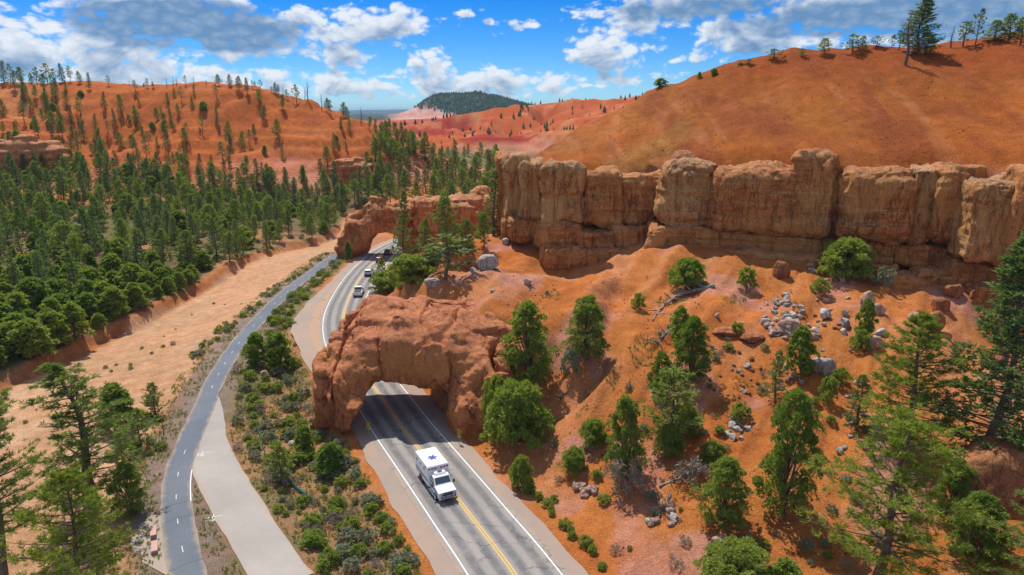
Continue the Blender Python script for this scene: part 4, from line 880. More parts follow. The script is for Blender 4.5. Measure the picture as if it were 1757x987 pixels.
def build_plants():
    # --- named foreground and slope trees: (name, proto, px, ytop, ybase, width px, label)
    T = [('pine_tree', 'hero_pine_a', 1497, 692, 1015, 250, 'open bright green pine with long bare limbs on the right slope'),
         ('pine_tree', 'hero_pine_b', 1548, 535, 775, 150, 'full yellow-green pine just behind the open bright pine'),
         ('fir_tree', 'hero_fir', 1688, 385, 800, 190, 'tall dark fir with bare grey lower limbs beside the right boulder'),
         ('pine_tree', 'hero_pine_d', 172, 600, 872, 165, 'tall leaning pine with sparse top standing over the sandy wash'),
         ('pine_tree', 'hero_pine_e', 150, 805, 1060, 185, 'broad bushy pine beside the gravel pad with benches'),
         ('pine_tree', 'hero_pine_f', 12, 680, 1000, 170, 'dark pine with twisted open limbs at the wash edge'),
         ('juniper_tree', 'juniper_fine', 908, 512, 662, 100, 'tall green juniper growing against the right leg of the near arch'),
         ('juniper_tree', 'juniper_fine', 1008, 505, 615, 92, 'lone dense juniper on the bare orange slope beside the gully'),
         ('juniper_tree', 'juniper_fine', 1075, 672, 822, 84, 'dark dense juniper with a grey shrub at its foot'),
         ('juniper_tree', 'juniper_fine', 1187, 538, 652, 76, 'grey-green juniper just below the fallen dead tree'),
         ('juniper_tree', 'juniper_fine', 1130, 602, 682, 52, 'small upright juniper left of the grey-green juniper below the deadfall'),
         ('pine_tree', 'pine', 1152, 632, 768, 105, 'small pine with a clear dark trunk in the slope thicket'),
         ('juniper_tree', 'juniper', 1165, 522, 592, 48, 'young juniper sprouting through the grey deadfall'),
         ('juniper_tree', 'juniper_fine', 1236, 778, 898, 95, 'rounded pale green juniper casting shade on orange soil'),
         ('juniper_tree', 'juniper_fine', 1342, 662, 880, 118, 'tall dark green double-stemmed juniper in the middle of the right slope'),
         ('fir_tree', 'fir', 1328, 598, 690, 44, 'small narrow spire-shaped fir among pink rubble'),
         ('juniper_tree', 'juniper', 1374, 556, 642, 62, 'leaning juniper on the rubble pile above the grey boulder'),
         ('juniper_tree', 'juniper', 1485, 508, 580, 38, 'narrow dark juniper between rounded pink boulders'),
         ('juniper_tree', 'juniper_fine', 1678, 845, 968, 115, 'dense rounded juniper below the great boulder'),
         ('juniper_tree', 'juniper_fine', 1632, 785, 888, 90, 'grey-green juniper under the dark fir'),
         ('pine_tree', 'hero_pine_d', 1765, 790, 1060, 150, 'thin pine at the foot of the great boulder'),
         ('juniper_tree', 'juniper', 1345, 955, 1010, 75, 'low bright juniper at the bottom of the right slope'),
         ('fir_tree', 'fir', 1470, 640, 740, 46, 'young fir beside the full yellow-green pine'),
         ('juniper_tree', 'juniper', 205, 655, 738, 80, 'round dark juniper between wash and bike path'),
         ('pine_tree', 'pine', 268, 654, 712, 40, 'small round-topped pine by the signpost'),
         ('pine_tree', 'pine', 242, 698, 770, 42, 'little cone-shaped pine beside the round dark juniper'),
         ('pine_tree', 'pine', 212, 735, 800, 40, 'sapling pine near stones at the path edge'),
         ('juniper_tree', 'juniper_fine', 225, 790, 880, 70, 'bushy juniper in front of the leaning pine'),
         ('juniper_tree', 'juniper', 440, 568, 628, 52, 'dark juniper beside the bike path opposite the bright rock'),
         ('juniper_tree', 'juniper', 482, 566, 634, 56, 'second dark juniper next to the road pull-out'),
         ('pine_tree', 'pine', 483, 755, 828, 48, 'young pine standing by the green silt fence'),
         ('juniper_tree', 'juniper', 523, 726, 778, 40, 'juniper below the left foot of the near arch'),
         ('juniper_tree', 'juniper', 566, 756, 812, 58, 'spreading juniper beside the road shoulder below the arch'),
         ('pine_tree', 'fir', 693, 322, 470, 40, 'tall thin pine in front of the far tunnel'),
         ('pine_tree', 'pine', 766, 328, 440, 58, 'tall pine against the rock fin beside the far tunnel'),
         ('juniper_tree', 'ragged', 768, 398, 478, 92, 'twisted dark juniper behind the pale boulders'),
         ('fir_tree', 'fir', 846, 288, 405, 44, 'dark fir standing at the left end of the cliff'),
         ('pine_tree', 'pine', 655, 440, 486, 24, 'yellowing sapling at the roadside facing the red car'),
         ('juniper_tree', 'juniper', 598, 412, 448, 16, 'small dark conifer at the left foot of the far tunnel'),
         ('pine_tree', 'pine', 920 - 90, 360, 425, 34, 'short pine below the left end of the cliff'),
         ('pine_tree', 'pine', 800, 372, 438, 36, 'pine sapling behind the twisted dark juniper'),
         ('pine_tree', 'pine', 730, 372, 445, 40, 'leafy pine at the foot of the rock fin'),
         ('pine_tree', 'hero_fir', 1574, -12, 92, 66, 'tallest ragged pine on the crest above the cliff'),
         ('dead_tree', 'snag', 1722, 300, 640, 70, 'tall bare dead spire standing in front of the right end of the cliff'),
         ('dead_tree', 'snag', 1553, 22, 112, 26, 'weathered bare snag beside the tallest crest pine')]
    for n, k, px, yt, yb, w, lab in T:
        by_px(n, k, px, yt, yb, w*(.88 if 'juniper' in k else 1), lab, 'tree')
    # crest of the hill above the cliff
    for px, yt, yb, w, k in ((1133, 133, 158, 26, 'juniper'), (1225, 116, 128, 14, 'juniper'), (1285, 100, 115, 20, 'ragged'), (1328, 82, 112, 34, 'ragged'), (1375, 82, 102, 18, 'ragged'), (1413, 64, 98, 26, 'pine'), (1462, 56, 95, 36, 'ragged'), (1478, 60, 94, 24, 'pine'), (1503, 60, 93, 28, 'ragged'), (1528, 58, 92, 14, 'ragged'), (1542, 50, 92, 26, 'ragged'), (1630, 44, 86, 14, 'snag'), (1652, 34, 84, 34, 'ragged'), (1672, 12, 82, 26, 'ragged'), (1705, 32, 80, 48, 'pine'), (1728, 20, 78, 46, 'pine'), (1752, 28, 74, 36, 'pine'), (1590, 50, 90, 40, 'pine'), (1200, 122, 134, 10, 'juniper'), (1270, 106, 118, 14, 'ragged')):
        by_px({'juniper': 'juniper_tree', 'snag': 'dead_tree'}.get(k, 'pine_tree'), k, px, yt, yb, w, 'small ragged tree on the skyline of the hill above the cliff', 'tree', 'trees along the crest above the cliff', Y=proj_crest(px))
    # --- forest on the valley floor left of the wash
    rng = np.random.default_rng(77); pts = []
    cand = np.c_[rng.uniform(-215, 5, 14000), rng.uniform(88, 300, 14000)]; cz = ground_z(cand[:, 0], cand[:, 1]); px, py, c = proj(np.c_[cand, cz]); _, sb = bank_step(cand[:, 0], cand[:, 1]); bsb = sb
    _, rs, _ = pdist(cand[:, 0], cand[:, 1], ROAD); rd = np.abs(rs)
    clear = fbm(cand[:, 0], cand[:, 1], None, 3, 1/26.)
    ok = (px > -70) & (px < 850) & (sb > 1.5) & (rd > 12) & ((cand[:, 1] < 240) | (cand[:, 0] < -20)); ok &= ~((cand[:, 0] > -62) & (cand[:, 1] < 176)) ; ok &= ~((clear > .5) & (cand[:, 1] < 175))
    n_f = {'pine': 0, 'fir': 0, 'juniper': 0}
    for q in np.where(ok)[0]:
        x, y = cand[q]; far = smooth(125, 190, np.array([y]))[0]
        r = rng.random(); kind = ('juniper' if r > far*.9 else ('fir' if r < .48*far else 'pine'))
        rad = 2.9 if kind == 'juniper' else 3.5+1.0*far
        if any((x-a)**2+(y-b)**2 < (rad*.5+r2*.5)**2*1.35 for a, b, r2 in pts): continue
        if n_f[kind] > {'pine': 160, 'fir': 190, 'juniper': 240}[kind]: continue
        pts.append((x, y, rad)); n_f[kind] += 1
        H = {'juniper': rng.uniform(3.0, 7.6), 'pine': rng.uniform(6, 13.5), 'fir': rng.uniform(8, 15.5)}[kind]*(1.0-.18*far*(rng.random() < .5))
        size = 'short' if H < {'juniper': 4.2, 'pine': 8.2, 'fir': 10}[kind] else ('tall' if H > {'juniper': 5.8, 'pine': 11, 'fir': 13}[kind] else 'mid-sized'); bd = bsb[q]
        where = 'at the edge of the wash bank' if bd < 14 else ('standing deep in the valley wood' if y < 235 else 'at the foot of the orange hill across the wash'); look = {'pine': 'full green pine', 'fir': 'slender dark fir', 'juniper': 'bushy juniper'}[kind]; lab = size+' '+look+' '+where
        plant({'pine': 'pine_tree', 'fir': 'fir_tree', 'juniper': 'juniper_tree'}[kind], kind, (x, y, cz[q]), H, lab, 'tree', lab)
    # --- left hill: scattered on the slope, thick at its left, a broken row on the ridge
    n = 0; pts2 = []
    for t in range(1400):
        if n >= 190: break
        pxx = rng.uniform(-20, 820) if t % 3 else rng.uniform(-20, 330); pyy = rng.uniform(150, 330)
        lim = np.interp(pxx, [0, 430, 540, 640, 760, 830], [152, 156, 192, 230, 290, 312])
        if pyy < lim: continue
        dens = np.interp(pxx, [0, 130, 180, 330, 420, 520, 640, 820], [1, .9, .55, .75, .55, .16, .30, .8])
        if rng.random() > dens: continue
        p = hit(pxx, pyy)
        if p[1] < 262 or p[1] > 400 or any((p[0]-a)**2+(p[1]-b)**2 < 17 for a, b in pts2): continue
        pts2.append((p[0], p[1])); n += 1; k = rng.choice(['pine', 'fir', 'fir', 'ragged', 'snag', 'juniper'], p=[.24, .26, .16, .20, .05, .09])
        H = rng.uniform(4.5, 10.5) if k not in ('juniper', 'snag') else rng.uniform(2.5, 5)
        plant({'fir': 'fir_tree', 'juniper': 'juniper_tree', 'snag': 'dead_tree'}.get(k, 'pine_tree'), k, p, H, {'pine': 'pine scattered on the orange hillside across the valley', 'fir': 'narrow fir scattered on the orange hillside across the valley', 'ragged': 'ragged thin pine scattered on the orange hillside across the valley', 'snag': 'bare dead tree on the orange hillside across the valley', 'juniper': 'low juniper on the orange hillside across the valley'}[k], 'tree', k+' trees of the hillside across the valley')
    for px in (8, 20, 38, 55, 64, 82, 92, 108, 122, 138, 186, 222, 246, 252, 262, 286, 297, 303, 318, 333, 354, 376, 394, 425, 433, 437, 447, 466, 472, 478, 486, 492, 509, 524, 529, 552, 561, 567, 590, 596, 620, 634, 645, 655, 668, 683, 698, 712, 726, 742, 757, 771, 786, 800, 815):
        Y = 383 if px < 480 else np.interp(px, [480, 640, 830], [382, 371, 344]); yb = np.interp(px, [-150, 0, 130, 300, 430, 480, 540, 600, 640, 700, 760, 830], [150, 150, 142, 145, 149, 164, 187, 210, 225, 250, 284, 308])
        p = PY(px, yb, Y); p[2] = ground_z(p[:1], p[1:2])[0]; tall = rng.uniform(6, 13) if px < 150 else (rng.uniform(6, 10.5) if px > 500 else rng.uniform(2.5, 6.5))
        k = rng.choice(['pine', 'fir']) if px > 620 or (px < 150 and rng.random() < .6) else rng.choice(['ragged', 'ragged', 'pine', 'snag'])
        plant({'snag': 'dead_tree', 'fir': 'fir_tree'}.get(k, 'pine_tree'), k, p, tall, {'pine': 'green pine', 'fir': 'slender fir', 'ragged': 'ragged pine', 'snag': 'dead tree'}[k]+' on the ridge line of the orange hill across the valley', 'tree', k+' trees along the far ridge line')
    # --- valley beyond the far tunnel
    m = 0; pts3 = []
    for t in range(900):
        if m >= 90: break
        pxx = rng.uniform(640, 862); pyy = rng.uniform(225, 405); p = hit(pxx, pyy)
        if p[1] < 205 or p[1] > 620 or any((p[0]-a)**2+(p[1]-b)**2 < 14 for a, b in pts3): continue
        d, _, _ = pdist(p[:1], p[1:2], ROAD)
        if d[0] < 8: continue
        pts3.append((p[0], p[1])); m += 1; k = 'pine' if rng.random() < .7 else 'fir'
        plant(k+'_tree', k, p, rng.uniform(8, 15), k+' in the side valley behind the pierced rock fin', 'tree', k+' trees behind the rock fin')
    # --- named bushes: px, ytop, ybase, w
    S = [('shrub', 'shrub', 885, 650, 762, 118, 'big bright green shrub at the right foot of the near arch'), ('shrub', 'shrub', 850, 636, 728, 52, 'upright green shrub hugging the small rock pinnacle'), ('shrub', 'shrub', 1450, 404, 476, 96, 'wide dark green bush at the foot of the cliff'),
         ('shrub', 'shrub', 1178, 440, 492, 66, 'yellow-green bush above the fallen dead tree'), ('shrub', 'shrub', 1280, 456, 492, 36, 'round grey-green bush under the cliff overhang'), ('shrub', 'shrub', 1405, 474, 504, 34, 'round bush above the scattered grey stones'), ('shrub', 'sage', 1515, 454, 490, 36, 'grey bush in the shade of the cliff foot'),
         ('shrub', 'twiggy', 1075, 780, 852, 74, 'grey twiggy shrub under the dark dense juniper'), ('shrub', 'shrub', 1262, 930, 1005, 130, 'large dark green shrub low on the right slope'), ('shrub', 'shrub', 1020, 716, 760, 52, 'green shrub by pale twigs on the orange slope'), ('shrub', 'shrub', 895, 778, 838, 44, 'shrub at the edge of the road cut'),
         ('shrub', 'shrub', 1180, 690, 742, 44, 'round bush beside the small clear-trunked pine'), ('shrub', 'shrub', 1145, 724, 782, 50, 'bright bush below the small clear-trunked pine'), ('shrub', 'shrub', 985, 764, 806, 46, 'low bush on the spur above the road'), ('shrub', 'twiggy', 1190, 780, 830, 70, 'tangle of grey dead twigs beside the rounded pale green juniper'),
         ('shrub', 'sage', 975, 592, 640, 36, 'grey-green shrub under the lone dense juniper'), ('shrub', 'shrub', 1265, 552, 572, 26, 'small bush on the orange ledge'), ('shrub', 'shrub', 1475, 562, 602, 36, 'bush below the narrow dark juniper'), ('shrub', 'shrub', 1420, 640, 690, 40, 'bush right of the big grey boulder'), ('shrub', 'shrub', 1440, 628, 660, 34, 'small dark bush beside the big grey boulder'),
         ('shrub', 'shrub', 705, 434, 486, 90, 'lime green thicket between the far road and the mound'), ('shrub', 'shrub', 664, 462, 500, 60, 'light green thicket beside the far road shoulder'), ('shrub', 'shrub', 1095, 500, 530, 26, 'small bush at the tip of the fallen dead tree'), ('shrub', 'shrub', 1270, 690, 722, 36, 'spiky green bush amid pink rubble'), ('shrub', 'shrub', 1222, 756, 790, 50, 'bush among bleached sticks')]
    for n, k, px, yt, yb, w, lab in S: by_px(n, 'bigshrub' if k == 'shrub' and w >= 44 else k, px, yt, yb, w, lab, 'shrub')
    # --- scattered bushes
    def scatter(poly, n, kinds, hr, lab, grp, spacing, seed, maxpd=1e9):
        rr = np.random.default_rng(seed); P = np.array(poly, float); got = []; tries = 0
        while len(got) < n and tries < n*14:
            tries += 1; x = rr.uniform(P[:, 0].min(), P[:, 0].max()); y = rr.uniform(P[:, 1].min(), P[:, 1].max())
            if not in_poly(np.array([x]), np.array([y]), P)[0]: continue
            p = hit(x, y)
            if any((p[0]-a)**2+(p[1]-b)**2 < spacing**2 for a, b in got): continue
            rd, _, _ = pdist(p[:1], p[1:2], ROAD); pd_, _, _ = pdist(p[:1], p[1:2], PATH); sd, _, _ = pdist(p[:1], p[1:2], SPUR)
            if rd[0] < 7.4 or pd_[0] < 2.3 or sd[0] < 3.1 or pd_[0] > maxpd: continue
            got.append((p[0], p[1])); k = kinds[rr.integers(len(kinds))]; H = rr.uniform(*hr)
            plant({'shrub': 'shrub', 'sage': 'sagebrush', 'twiggy': 'dry_bush'}[k], k, p, H, {'shrub': 'green ', 'sage': 'silvery ', 'twiggy': 'bare grey '}[k]+lab, 'shrub', k+' '+grp)
    scatter([(395, 660), (440, 560), (500, 545), (512, 640), (545, 740), (600, 770), (640, 800), (690, 900), (730, 987), (540, 987), (440, 840), (390, 740)], 185, ['shrub', 'shrub', 'sage', 'sage', 'shrub', 'twiggy'], (.45, 1.55), 'bush growing between the bike path and the road', 'bushes between path and road', .9, 1)
    scatter([(440, 560), (560, 455), (600, 440), (560, 480), (505, 530), (500, 560)], 46, ['shrub', 'sage', 'shrub'], (.8, 1.5), 'bush in the strip between bike path and far road bend', 'bushes by the road bend', 1.1, 2)
    scatter([(280, 660), (380, 580), (540, 455), (570, 442), (560, 436), (470, 490), (330, 600), (250, 650)], 80, ['shrub', 'sage', 'sage'], (.5, 1.1), 'bush in the verge between sandy wash and bike path', 'verge bushes by the wash', .8, 3, 6.5)
    scatter([(900, 860), (1000, 900), (1080, 987), (1200, 987), (1500, 987), (1600, 900), (1500, 760), (1300, 560), (1100, 560), (1060, 740), (930, 770)], 80, ['shrub', 'sage', 'twiggy'], (.35, 1.0), 'bush dotted over the right-hand orange slope', 'bushes of the right slope', 1.2, 4)
    scatter([(925, 850), (1000, 930), (1050, 985), (985, 985), (905, 840), (880, 800)], 22, ['shrub'], (.6, 1.2), 'bush lining the right edge of the road', 'roadside bushes', .8, 5)
    scatter([(650, 490), (700, 455), (800, 400), (850, 395), (800, 430), (740, 470), (690, 500)], 34, ['shrub', 'sage'], (.8, 2.0), 'bush in the hollow beyond the near arch', 'bushes of the hollow', 1.1, 6)
    scatter([(60, 560), (300, 480), (520, 410), (560, 395), (400, 430), (200, 500), (0, 600)], 70, ['sage', 'sage', 'shrub', 'twiggy'], (.7, 1.5), 'bush on the terrace along the wash bank', 'terrace bushes', 1.2, 7)
    scatter([(20, 740), (220, 640), (420, 520), (380, 510), (200, 620), (60, 690)], 22, ['shrub', 'sage'], (.25, .6), 'tuft growing out of the sandy wash', 'wash tufts', 1.5, 8)
    scatter([(150, 740), (260, 680), (290, 720), (275, 800), (210, 830)], 16, ['shrub', 'sage'], (.5, 1.2), 'bush near the signpost and round juniper', 'signpost bushes', .9, 9)
    # --- grass and low herbs: far too many to count
    rr = np.random.default_rng(9); N = 80000; q = np.c_[rr.uniform(-70, 40, N), rr.uniform(42, 200, N)]
    rd, rs, _ = pdist(q[:, 0], q[:, 1], ROAD); pd_, ps, _ = pdist(q[:, 0], q[:, 1], PATH); sd, _, _ = pdist(q[:, 0], q[:, 1], SPUR); z = ground_z(q[:, 0], q[:, 1])
    g1 = (rs > 7.2+3.2*np.exp(-((q[:, 1]-128)/22)**2)) & (ps < -1.7) & (rd < 60); g2 = (ps > 1.7) & (ps < 6.0) & (fbm(q[:, 0], q[:, 1], None, 3, .3) > -.5); g3 = (rs < -7.2) & (z < 14) & (fbm(q[:, 0], q[:, 1], None, 3, .22) > .62) & (q[:, 1] < 100)
    keep = (g1 | g2 | g3) & (sd > 2.7) & (fbm(q[:, 0], q[:, 1], None, 3, .5) > -.45); P = np.c_[q, z][keep]
    V, F, c = blades(P, np.tile([[0, 0, 1.]], (len(P), 1)), 7, .34, .045, .55, rr, (.6, 1.3))
    stuff(add('grass', mesh_of('grass', V, F, M['grass'], False, np.repeat(c[:, None], 3, 1))), 'low grass and herbs covering the roadside and slope foot', 'grass')
    # --- far woods: mesa and red hills
    rr = np.random.default_rng(21); parts = []
    def cones(P, H):
        n = len(P); a = np.arange(5)*2*math.pi/5; ring = np.c_[np.cos(a), np.sin(a)]; V = np.zeros((n, 7, 3)); w = H*rr.uniform(.2, .34, n)
        V[:, 0] = P+np.c_[0*H, 0*H, H]
        V[:, 1:6, :2] = P[:, None, :2]+ring[None]*w[:, None, None]*rr.uniform(.6, 1.3, (n, 5, 1)); V[:, 1:6, 2] = (P[:, 2]+H*.18)[:, None]+rr.normal(size=(n, 5))*(H*.07)[:, None]; V[:, 6] = P-np.array([0, 0, .5])
        f = np.array([[0, i+1, (i+1) % 5+1] for i in range(5)]+[[6, (i+1) % 5+1, i+1] for i in range(5)])
        return V.reshape(-1, 3), (f[None]+np.arange(n)[:, None, None]*7).reshape(-1, 3)
    def field(n, x0, x1, y0, y1, keepf, hr):
        x = rr.uniform(x0, x1, n)*1.0; Y = rr.uniform(y0, y1, n); X = (x-878.5)/FPX*(Y*math.cos(PITCH)+10); z = ground_z(X, Y); k = keepf(X, Y, z, x); H = rr.uniform(*hr, n)
        return cones(np.c_[X, Y, z][k], H[k])
    V1 = field(9000, 640, 1060, 2450, 3400, lambda X, Y, z, x: (z > 30) & (x+30*fbm(X, Y, None, 3, 1/200.) > 735+40*smooth(60, 30, z)), (7, 16))
    V2 = field(520, 640, 1180, 640, 1000, lambda X, Y, z, x: (fbm(X, Y, None, 3, 1/40.)+rr.normal(size=len(X))*.4 > .25), (3, 8))
    for (V, F), lab in ((V1, 'dark green woodland covering the distant flat-topped mesa'), (V2, 'sparse dark trees dotting the distant red hills')):
        c = np.repeat(rr.uniform(.6, 1.2, len(V)//7), 7); stuff(add('far_woodland', mesh_of('far_woodland', V, F, M['fir'], False, np.repeat(c[:, None], 3, 1))), lab, 'woodland')
def proj_crest(px): return float(np.interp(px, [1060, 1130, 1200, 1300, 1400, 1560, 1757], [160, 163, 159, 155, 152, 149, 145]))
build_plants()
# ------------------------------------------------------------------ loose rock
def hull_mesh(seed, mat, n=22, flat=1.0):
    rng = np.random.default_rng(seed); bm = bmesh.new()
    for p in unit(rng.normal(size=(n, 3)))*rng.uniform(.78, 1.0, (n, 1)):
        p = np.sign(p)*np.abs(p)**.8; bm.verts.new((p[0], p[1], p[2]*flat))
    bmesh.ops.convex_hull(bm, input=bm.verts); bmesh.ops.bevel(bm, geom=list(bm.edges), offset=.09, segments=1, affect='EDGES', profile=.6)
    me = bpy.data.meshes.new('rock'); bm.to_mesh(me); bm.free(); me.materials.append(mat); return me
RK = {k: [hull_mesh(300+i*7+len(k), M[k], 16+3*i) for i in range(6)] for k in ('grey_rock', 'pink_rock', 'orange_rock', 'white_rock')}
def stone(px, py, w, hgt, kind, label, group=None, name='rock', k=None, rot=None, cat='rock'):
    """px,py = foot of the rock, w and hgt in photo pixels"""
    p = hit(px, py); c = proj(p)[2][0]; sx = w*c/FPX/2; sz = hgt*c/FPX/2/.93
    v = RK[kind]; o = add(name, v[RNG.randrange(6) if k is None else k], None, (p[0], p[1]+sx*.5, p[2]+sz*.55), (RNG.uniform(-.3, .3), RNG.uniform(-.3, .3), RNG.uniform(0, 6) if rot is None else rot), (sx*1.1, sx*.95, sz*1.1))
    return tag(o, label, cat, group)
def ico(sub):
    bm = bmesh.new(); bmesh.ops.create_icosphere(bm, subdivisions=sub, radius=1.0); V = np.array([v.co[:] for v in bm.verts]); F = np.array([[v.index for v in f.verts] for f in bm.faces]); bm.free(); return V, F
ICO = ico(5)
def big_boulder(px, py, w, hgt, mat, label, seed, rnd=.8, lean=0.0, yaw=0.0, depth=None):
    """a polytope of random joint faces, edges worn round, pitted by noise"""
    rng = np.random.default_rng(seed); p = hit(px, py); c = proj(p)[2][0]; hw = w*c/FPX/2; hz = hgt*c/FPX/2; hd = depth or hw*.85
    D, F = ICO; nn = unit(np.vstack([rng.normal(size=(13, 3)), [[0, 0, 1], [0, 0, -1], [.2, -1, .1]]])); off = rng.uniform(.72, .98, len(nn))
    sh = 9+14*(1-rnd); r = (((np.maximum(D@nn.T, 1e-3)/off)**sh).sum(1))**(-1/sh); r = np.minimum(r, 1.12)
    P = D*r[:, None]; P = P*(1+.05*fbm(P[:, 0]*2+seed, P[:, 1]*2, P[:, 2]*2, 4, 1.0)[:, None]-.05*np.clip(.08-np.abs(vnoise(P[:, 0]*1.2+seed, P[:, 1]*1.2, P[:, 2]*3.5)), 0, 1)[:, None]*10)
    P = P*np.array([hw, hd, hz*1.1]); ca, sa = math.cos(yaw), math.sin(yaw); P = np.c_[P[:, 0]*ca-P[:, 1]*sa, P[:, 0]*sa+P[:, 1]*ca, P[:, 2]]
    o = add('boulder', mesh_of('boulder', P, F, M[mat], True), None, (p[0], p[1]+hd*.6, p[2]+hz*.6)); return tag(o, label, 'boulder')
def build_rocks():
    big_boulder(1725, 862, 150, 120, 'orange_rock', 'great smooth red boulder beside the tall dark fir', 61, .9, .1)
    big_boulder(742, 494, 30, 20, 'grey_rock', 'flat layered pale boulder on top of the near arch mound', 62, .4)
    big_boulder(838, 462, 36, 34, 'grey_rock', 'largest pale grey boulder on the ridge below the cliff', 63, .7)
    big_boulder(812, 464, 44, 18, 'orange_rock', 'low tan boulder beside the twisted dark juniper', 64, .6)
    big_boulder(1411, 642, 50, 34, 'grey_rock', 'big blue-grey flat boulder in the middle of the right slope', 65, .55, 0, .3)
    big_boulder(1607, 572, 44, 46, 'orange_rock', 'rounded brown boulder left of the tall dark fir', 66, .8)
    big_boulder(1640, 512, 36, 28, 'orange_rock', 'smooth orange boulder under the cliff foot', 67, .7)
    big_boulder(1616, 536, 28, 34, 'orange_rock', 'upright orange boulder between two larger ones', 68, .7)
    big_boulder(1700, 478, 30, 34, 'pink_rock', 'pale block leaning on the cliff foot', 71, .5)
    big_boulder(1360, 572, 42, 30, 'pink_rock', 'pink boulder in the middle of the rubble pile', 69, .6)
    big_boulder(1490, 528, 22, 40, 'pink_rock', 'upright rounded pink boulder next to the narrow dark juniper', 70, .8)
    big_boulder(1508, 540, 24, 24, 'pink_rock', 'rounded pinkish boulder right of the narrow dark juniper', 72, .8)
    big_boulder(1500, 600, 30, 30, 'pink_rock', 'dull red boulder by the bush below the narrow juniper', 73, .7)
    big_boulder(1245, 578, 44, 16, 'orange_rock', 'long orange ledge of rock on the slope', 74, .7)
    big_boulder(1290, 588, 44, 18, 'orange_rock', 'second orange ledge beside the small bush', 75, .7)
    big_boulder(1342, 478, 26, 36, 'orange_rock', 'upright orange slab at the cliff foot', 76, .5)
    S = [(453, 648, 15, 15, 'pink_rock', 'bright pink rock beside the bike path'), (500, 764, 14, 8, 'white_rock', 'flat white slab in the bushes below the arch'), (905, 488, 16, 13, 'grey_rock', 'lone grey rock on the bare orange ridge'), (790, 489, 11, 8, 'white_rock', 'small white stone near the flat layered boulder'), (801, 492, 8, 6, 'white_rock', 'smallest white stone near the flat layered boulder'),
         (815, 470, 18, 15, 'grey_rock', 'grey rock at the foot of the largest pale boulder'), (868, 420, 14, 14, 'grey_rock', 'grey rock perched on the ridge near the cliff end'), (845, 502, 10, 7, 'grey_rock', 'small grey stone on the ridge soil'), (938, 505, 8, 9, 'grey_rock', 'small grey stone on the orange ridge near the cliff'), (1237, 938, 34, 20, 'pink_rock', 'pale flat rock alone on orange soil'), (1065, 870, 14, 20, 'pink_rock', 'upright pink rock by the grey twiggy shrub'), (1229, 545, 12, 12, 'grey_rock', 'grey stone above the orange ledges'), (1283, 632, 14, 10, 'grey_rock', 'grey stone below the orange ledges'),
         (1418, 548, 22, 22, 'white_rock', 'jagged white rock above the narrow gap of soil'), (1413, 560, 11, 9, 'white_rock', 'white stone below the jagged white rock'), (1452, 562, 18, 20, 'grey_rock', 'lower of two stacked grey rocks'), (1450, 542, 15, 14, 'grey_rock', 'upper of two stacked grey rocks'), (1449, 574, 15, 12, 'white_rock', 'bright white angular rock in the rubble'), (1398, 468, 20, 12, 'grey_rock', 'pale slab below the wide dark bush'), (1395, 460, 16, 10, 'grey_rock', 'upper pale slab below the wide dark bush'), (1446, 484, 12, 14, 'white_rock', 'white stone under the wide dark bush'), (1513, 577, 18, 16, 'white_rock', 'whitish rock left of the rounded brown boulder'), (1394, 584, 26, 16, 'pink_rock', 'pinkish slab above the leaning juniper'), (1400, 572, 16, 12, 'white_rock', 'white slab at the leaning juniper'),
         (1365, 650, 14, 12, 'grey_rock', 'grey stone left of the big blue-grey boulder'), (1377, 660, 10, 10, 'grey_rock', 'grey pebble left of the big blue-grey boulder'), (1470, 660, 10, 8, 'white_rock', 'white stone right of the big blue-grey boulder'), (1456, 682, 16, 9, 'pink_rock', 'flat pink stone below the big blue-grey boulder'), (1573, 556, 26, 26, 'pink_rock', 'pale rock touching the rounded brown boulder')]
    for a in S: stone(*a)
    rng = np.random.default_rng(31)
    def pile(cx, cy, rx, ry, n, kinds, sr, lab, grp):
        for _ in range(n):
            a = rng.uniform(0, 6.28); r = math.sqrt(rng.random()); w = rng.uniform(*sr)
            stone(cx+rx*r*math.cos(a), cy+ry*r*math.sin(a), w, w*rng.uniform(.55, .9), kinds[rng.integers(len(kinds))], lab, grp)
    pile(1003, 848, 30, 12, 16, ['pink_rock'], (9, 18), 'pink rock in the heap beside the road cut', 'rocks of the roadside heap')
    pile(1135, 890, 26, 22, 20, ['pink_rock', 'pink_rock', 'white_rock'], (8, 18), 'pale pink rock in the heap above the roadside grass', 'rocks of the lower slope heap')
    pile(1262, 742, 22, 20, 16, ['pink_rock', 'white_rock'], (8, 18), 'tan rock in the heap below pink rubble', 'rocks of the middle slope heap')
    pile(1345, 545, 34, 40, 50, ['white_rock', 'grey_rock', 'pink_rock'], (6, 18), 'pale rock in the rubble pile under the cliff', 'rocks of the rubble pile')
    pile(1345, 650, 18, 32, 26, ['grey_rock', 'white_rock', 'pink_rock'], (4, 9), 'small pale stone in the trail of rubble beside the spire fir', 'stones of the rubble trail')
    pile(1420, 560, 70, 60, 30, ['pink_rock', 'white_rock', 'orange_rock'], (5, 11), 'stone strewn over the soil around the grey boulders', 'strewn stones')
    pile(1250, 640, 60, 50, 34, ['pink_rock', 'orange_rock'], (4, 11), 'pinkish stone strewn above the slope thicket', 'strewn pink stones')
    pile(1480, 740, 60, 50, 16, ['pink_rock', 'grey_rock'], (7, 16), 'stone lying between the bright pines', 'stones between pines')
    pile(205, 790, 24, 12, 10, ['pink_rock', 'orange_rock'], (5, 11), 'stone at the path edge near the sapling', 'path edge stones')
    # rubble and gravel on the slopes: uncountable
    n = 16000; q = np.c_[rng.uniform(-2, 105, n), rng.uniform(46, 165, n)]; dc = dcliff(q[:, 0], q[:, 1]); rd, _, _ = pdist(q[:, 0], q[:, 1], ROAD)
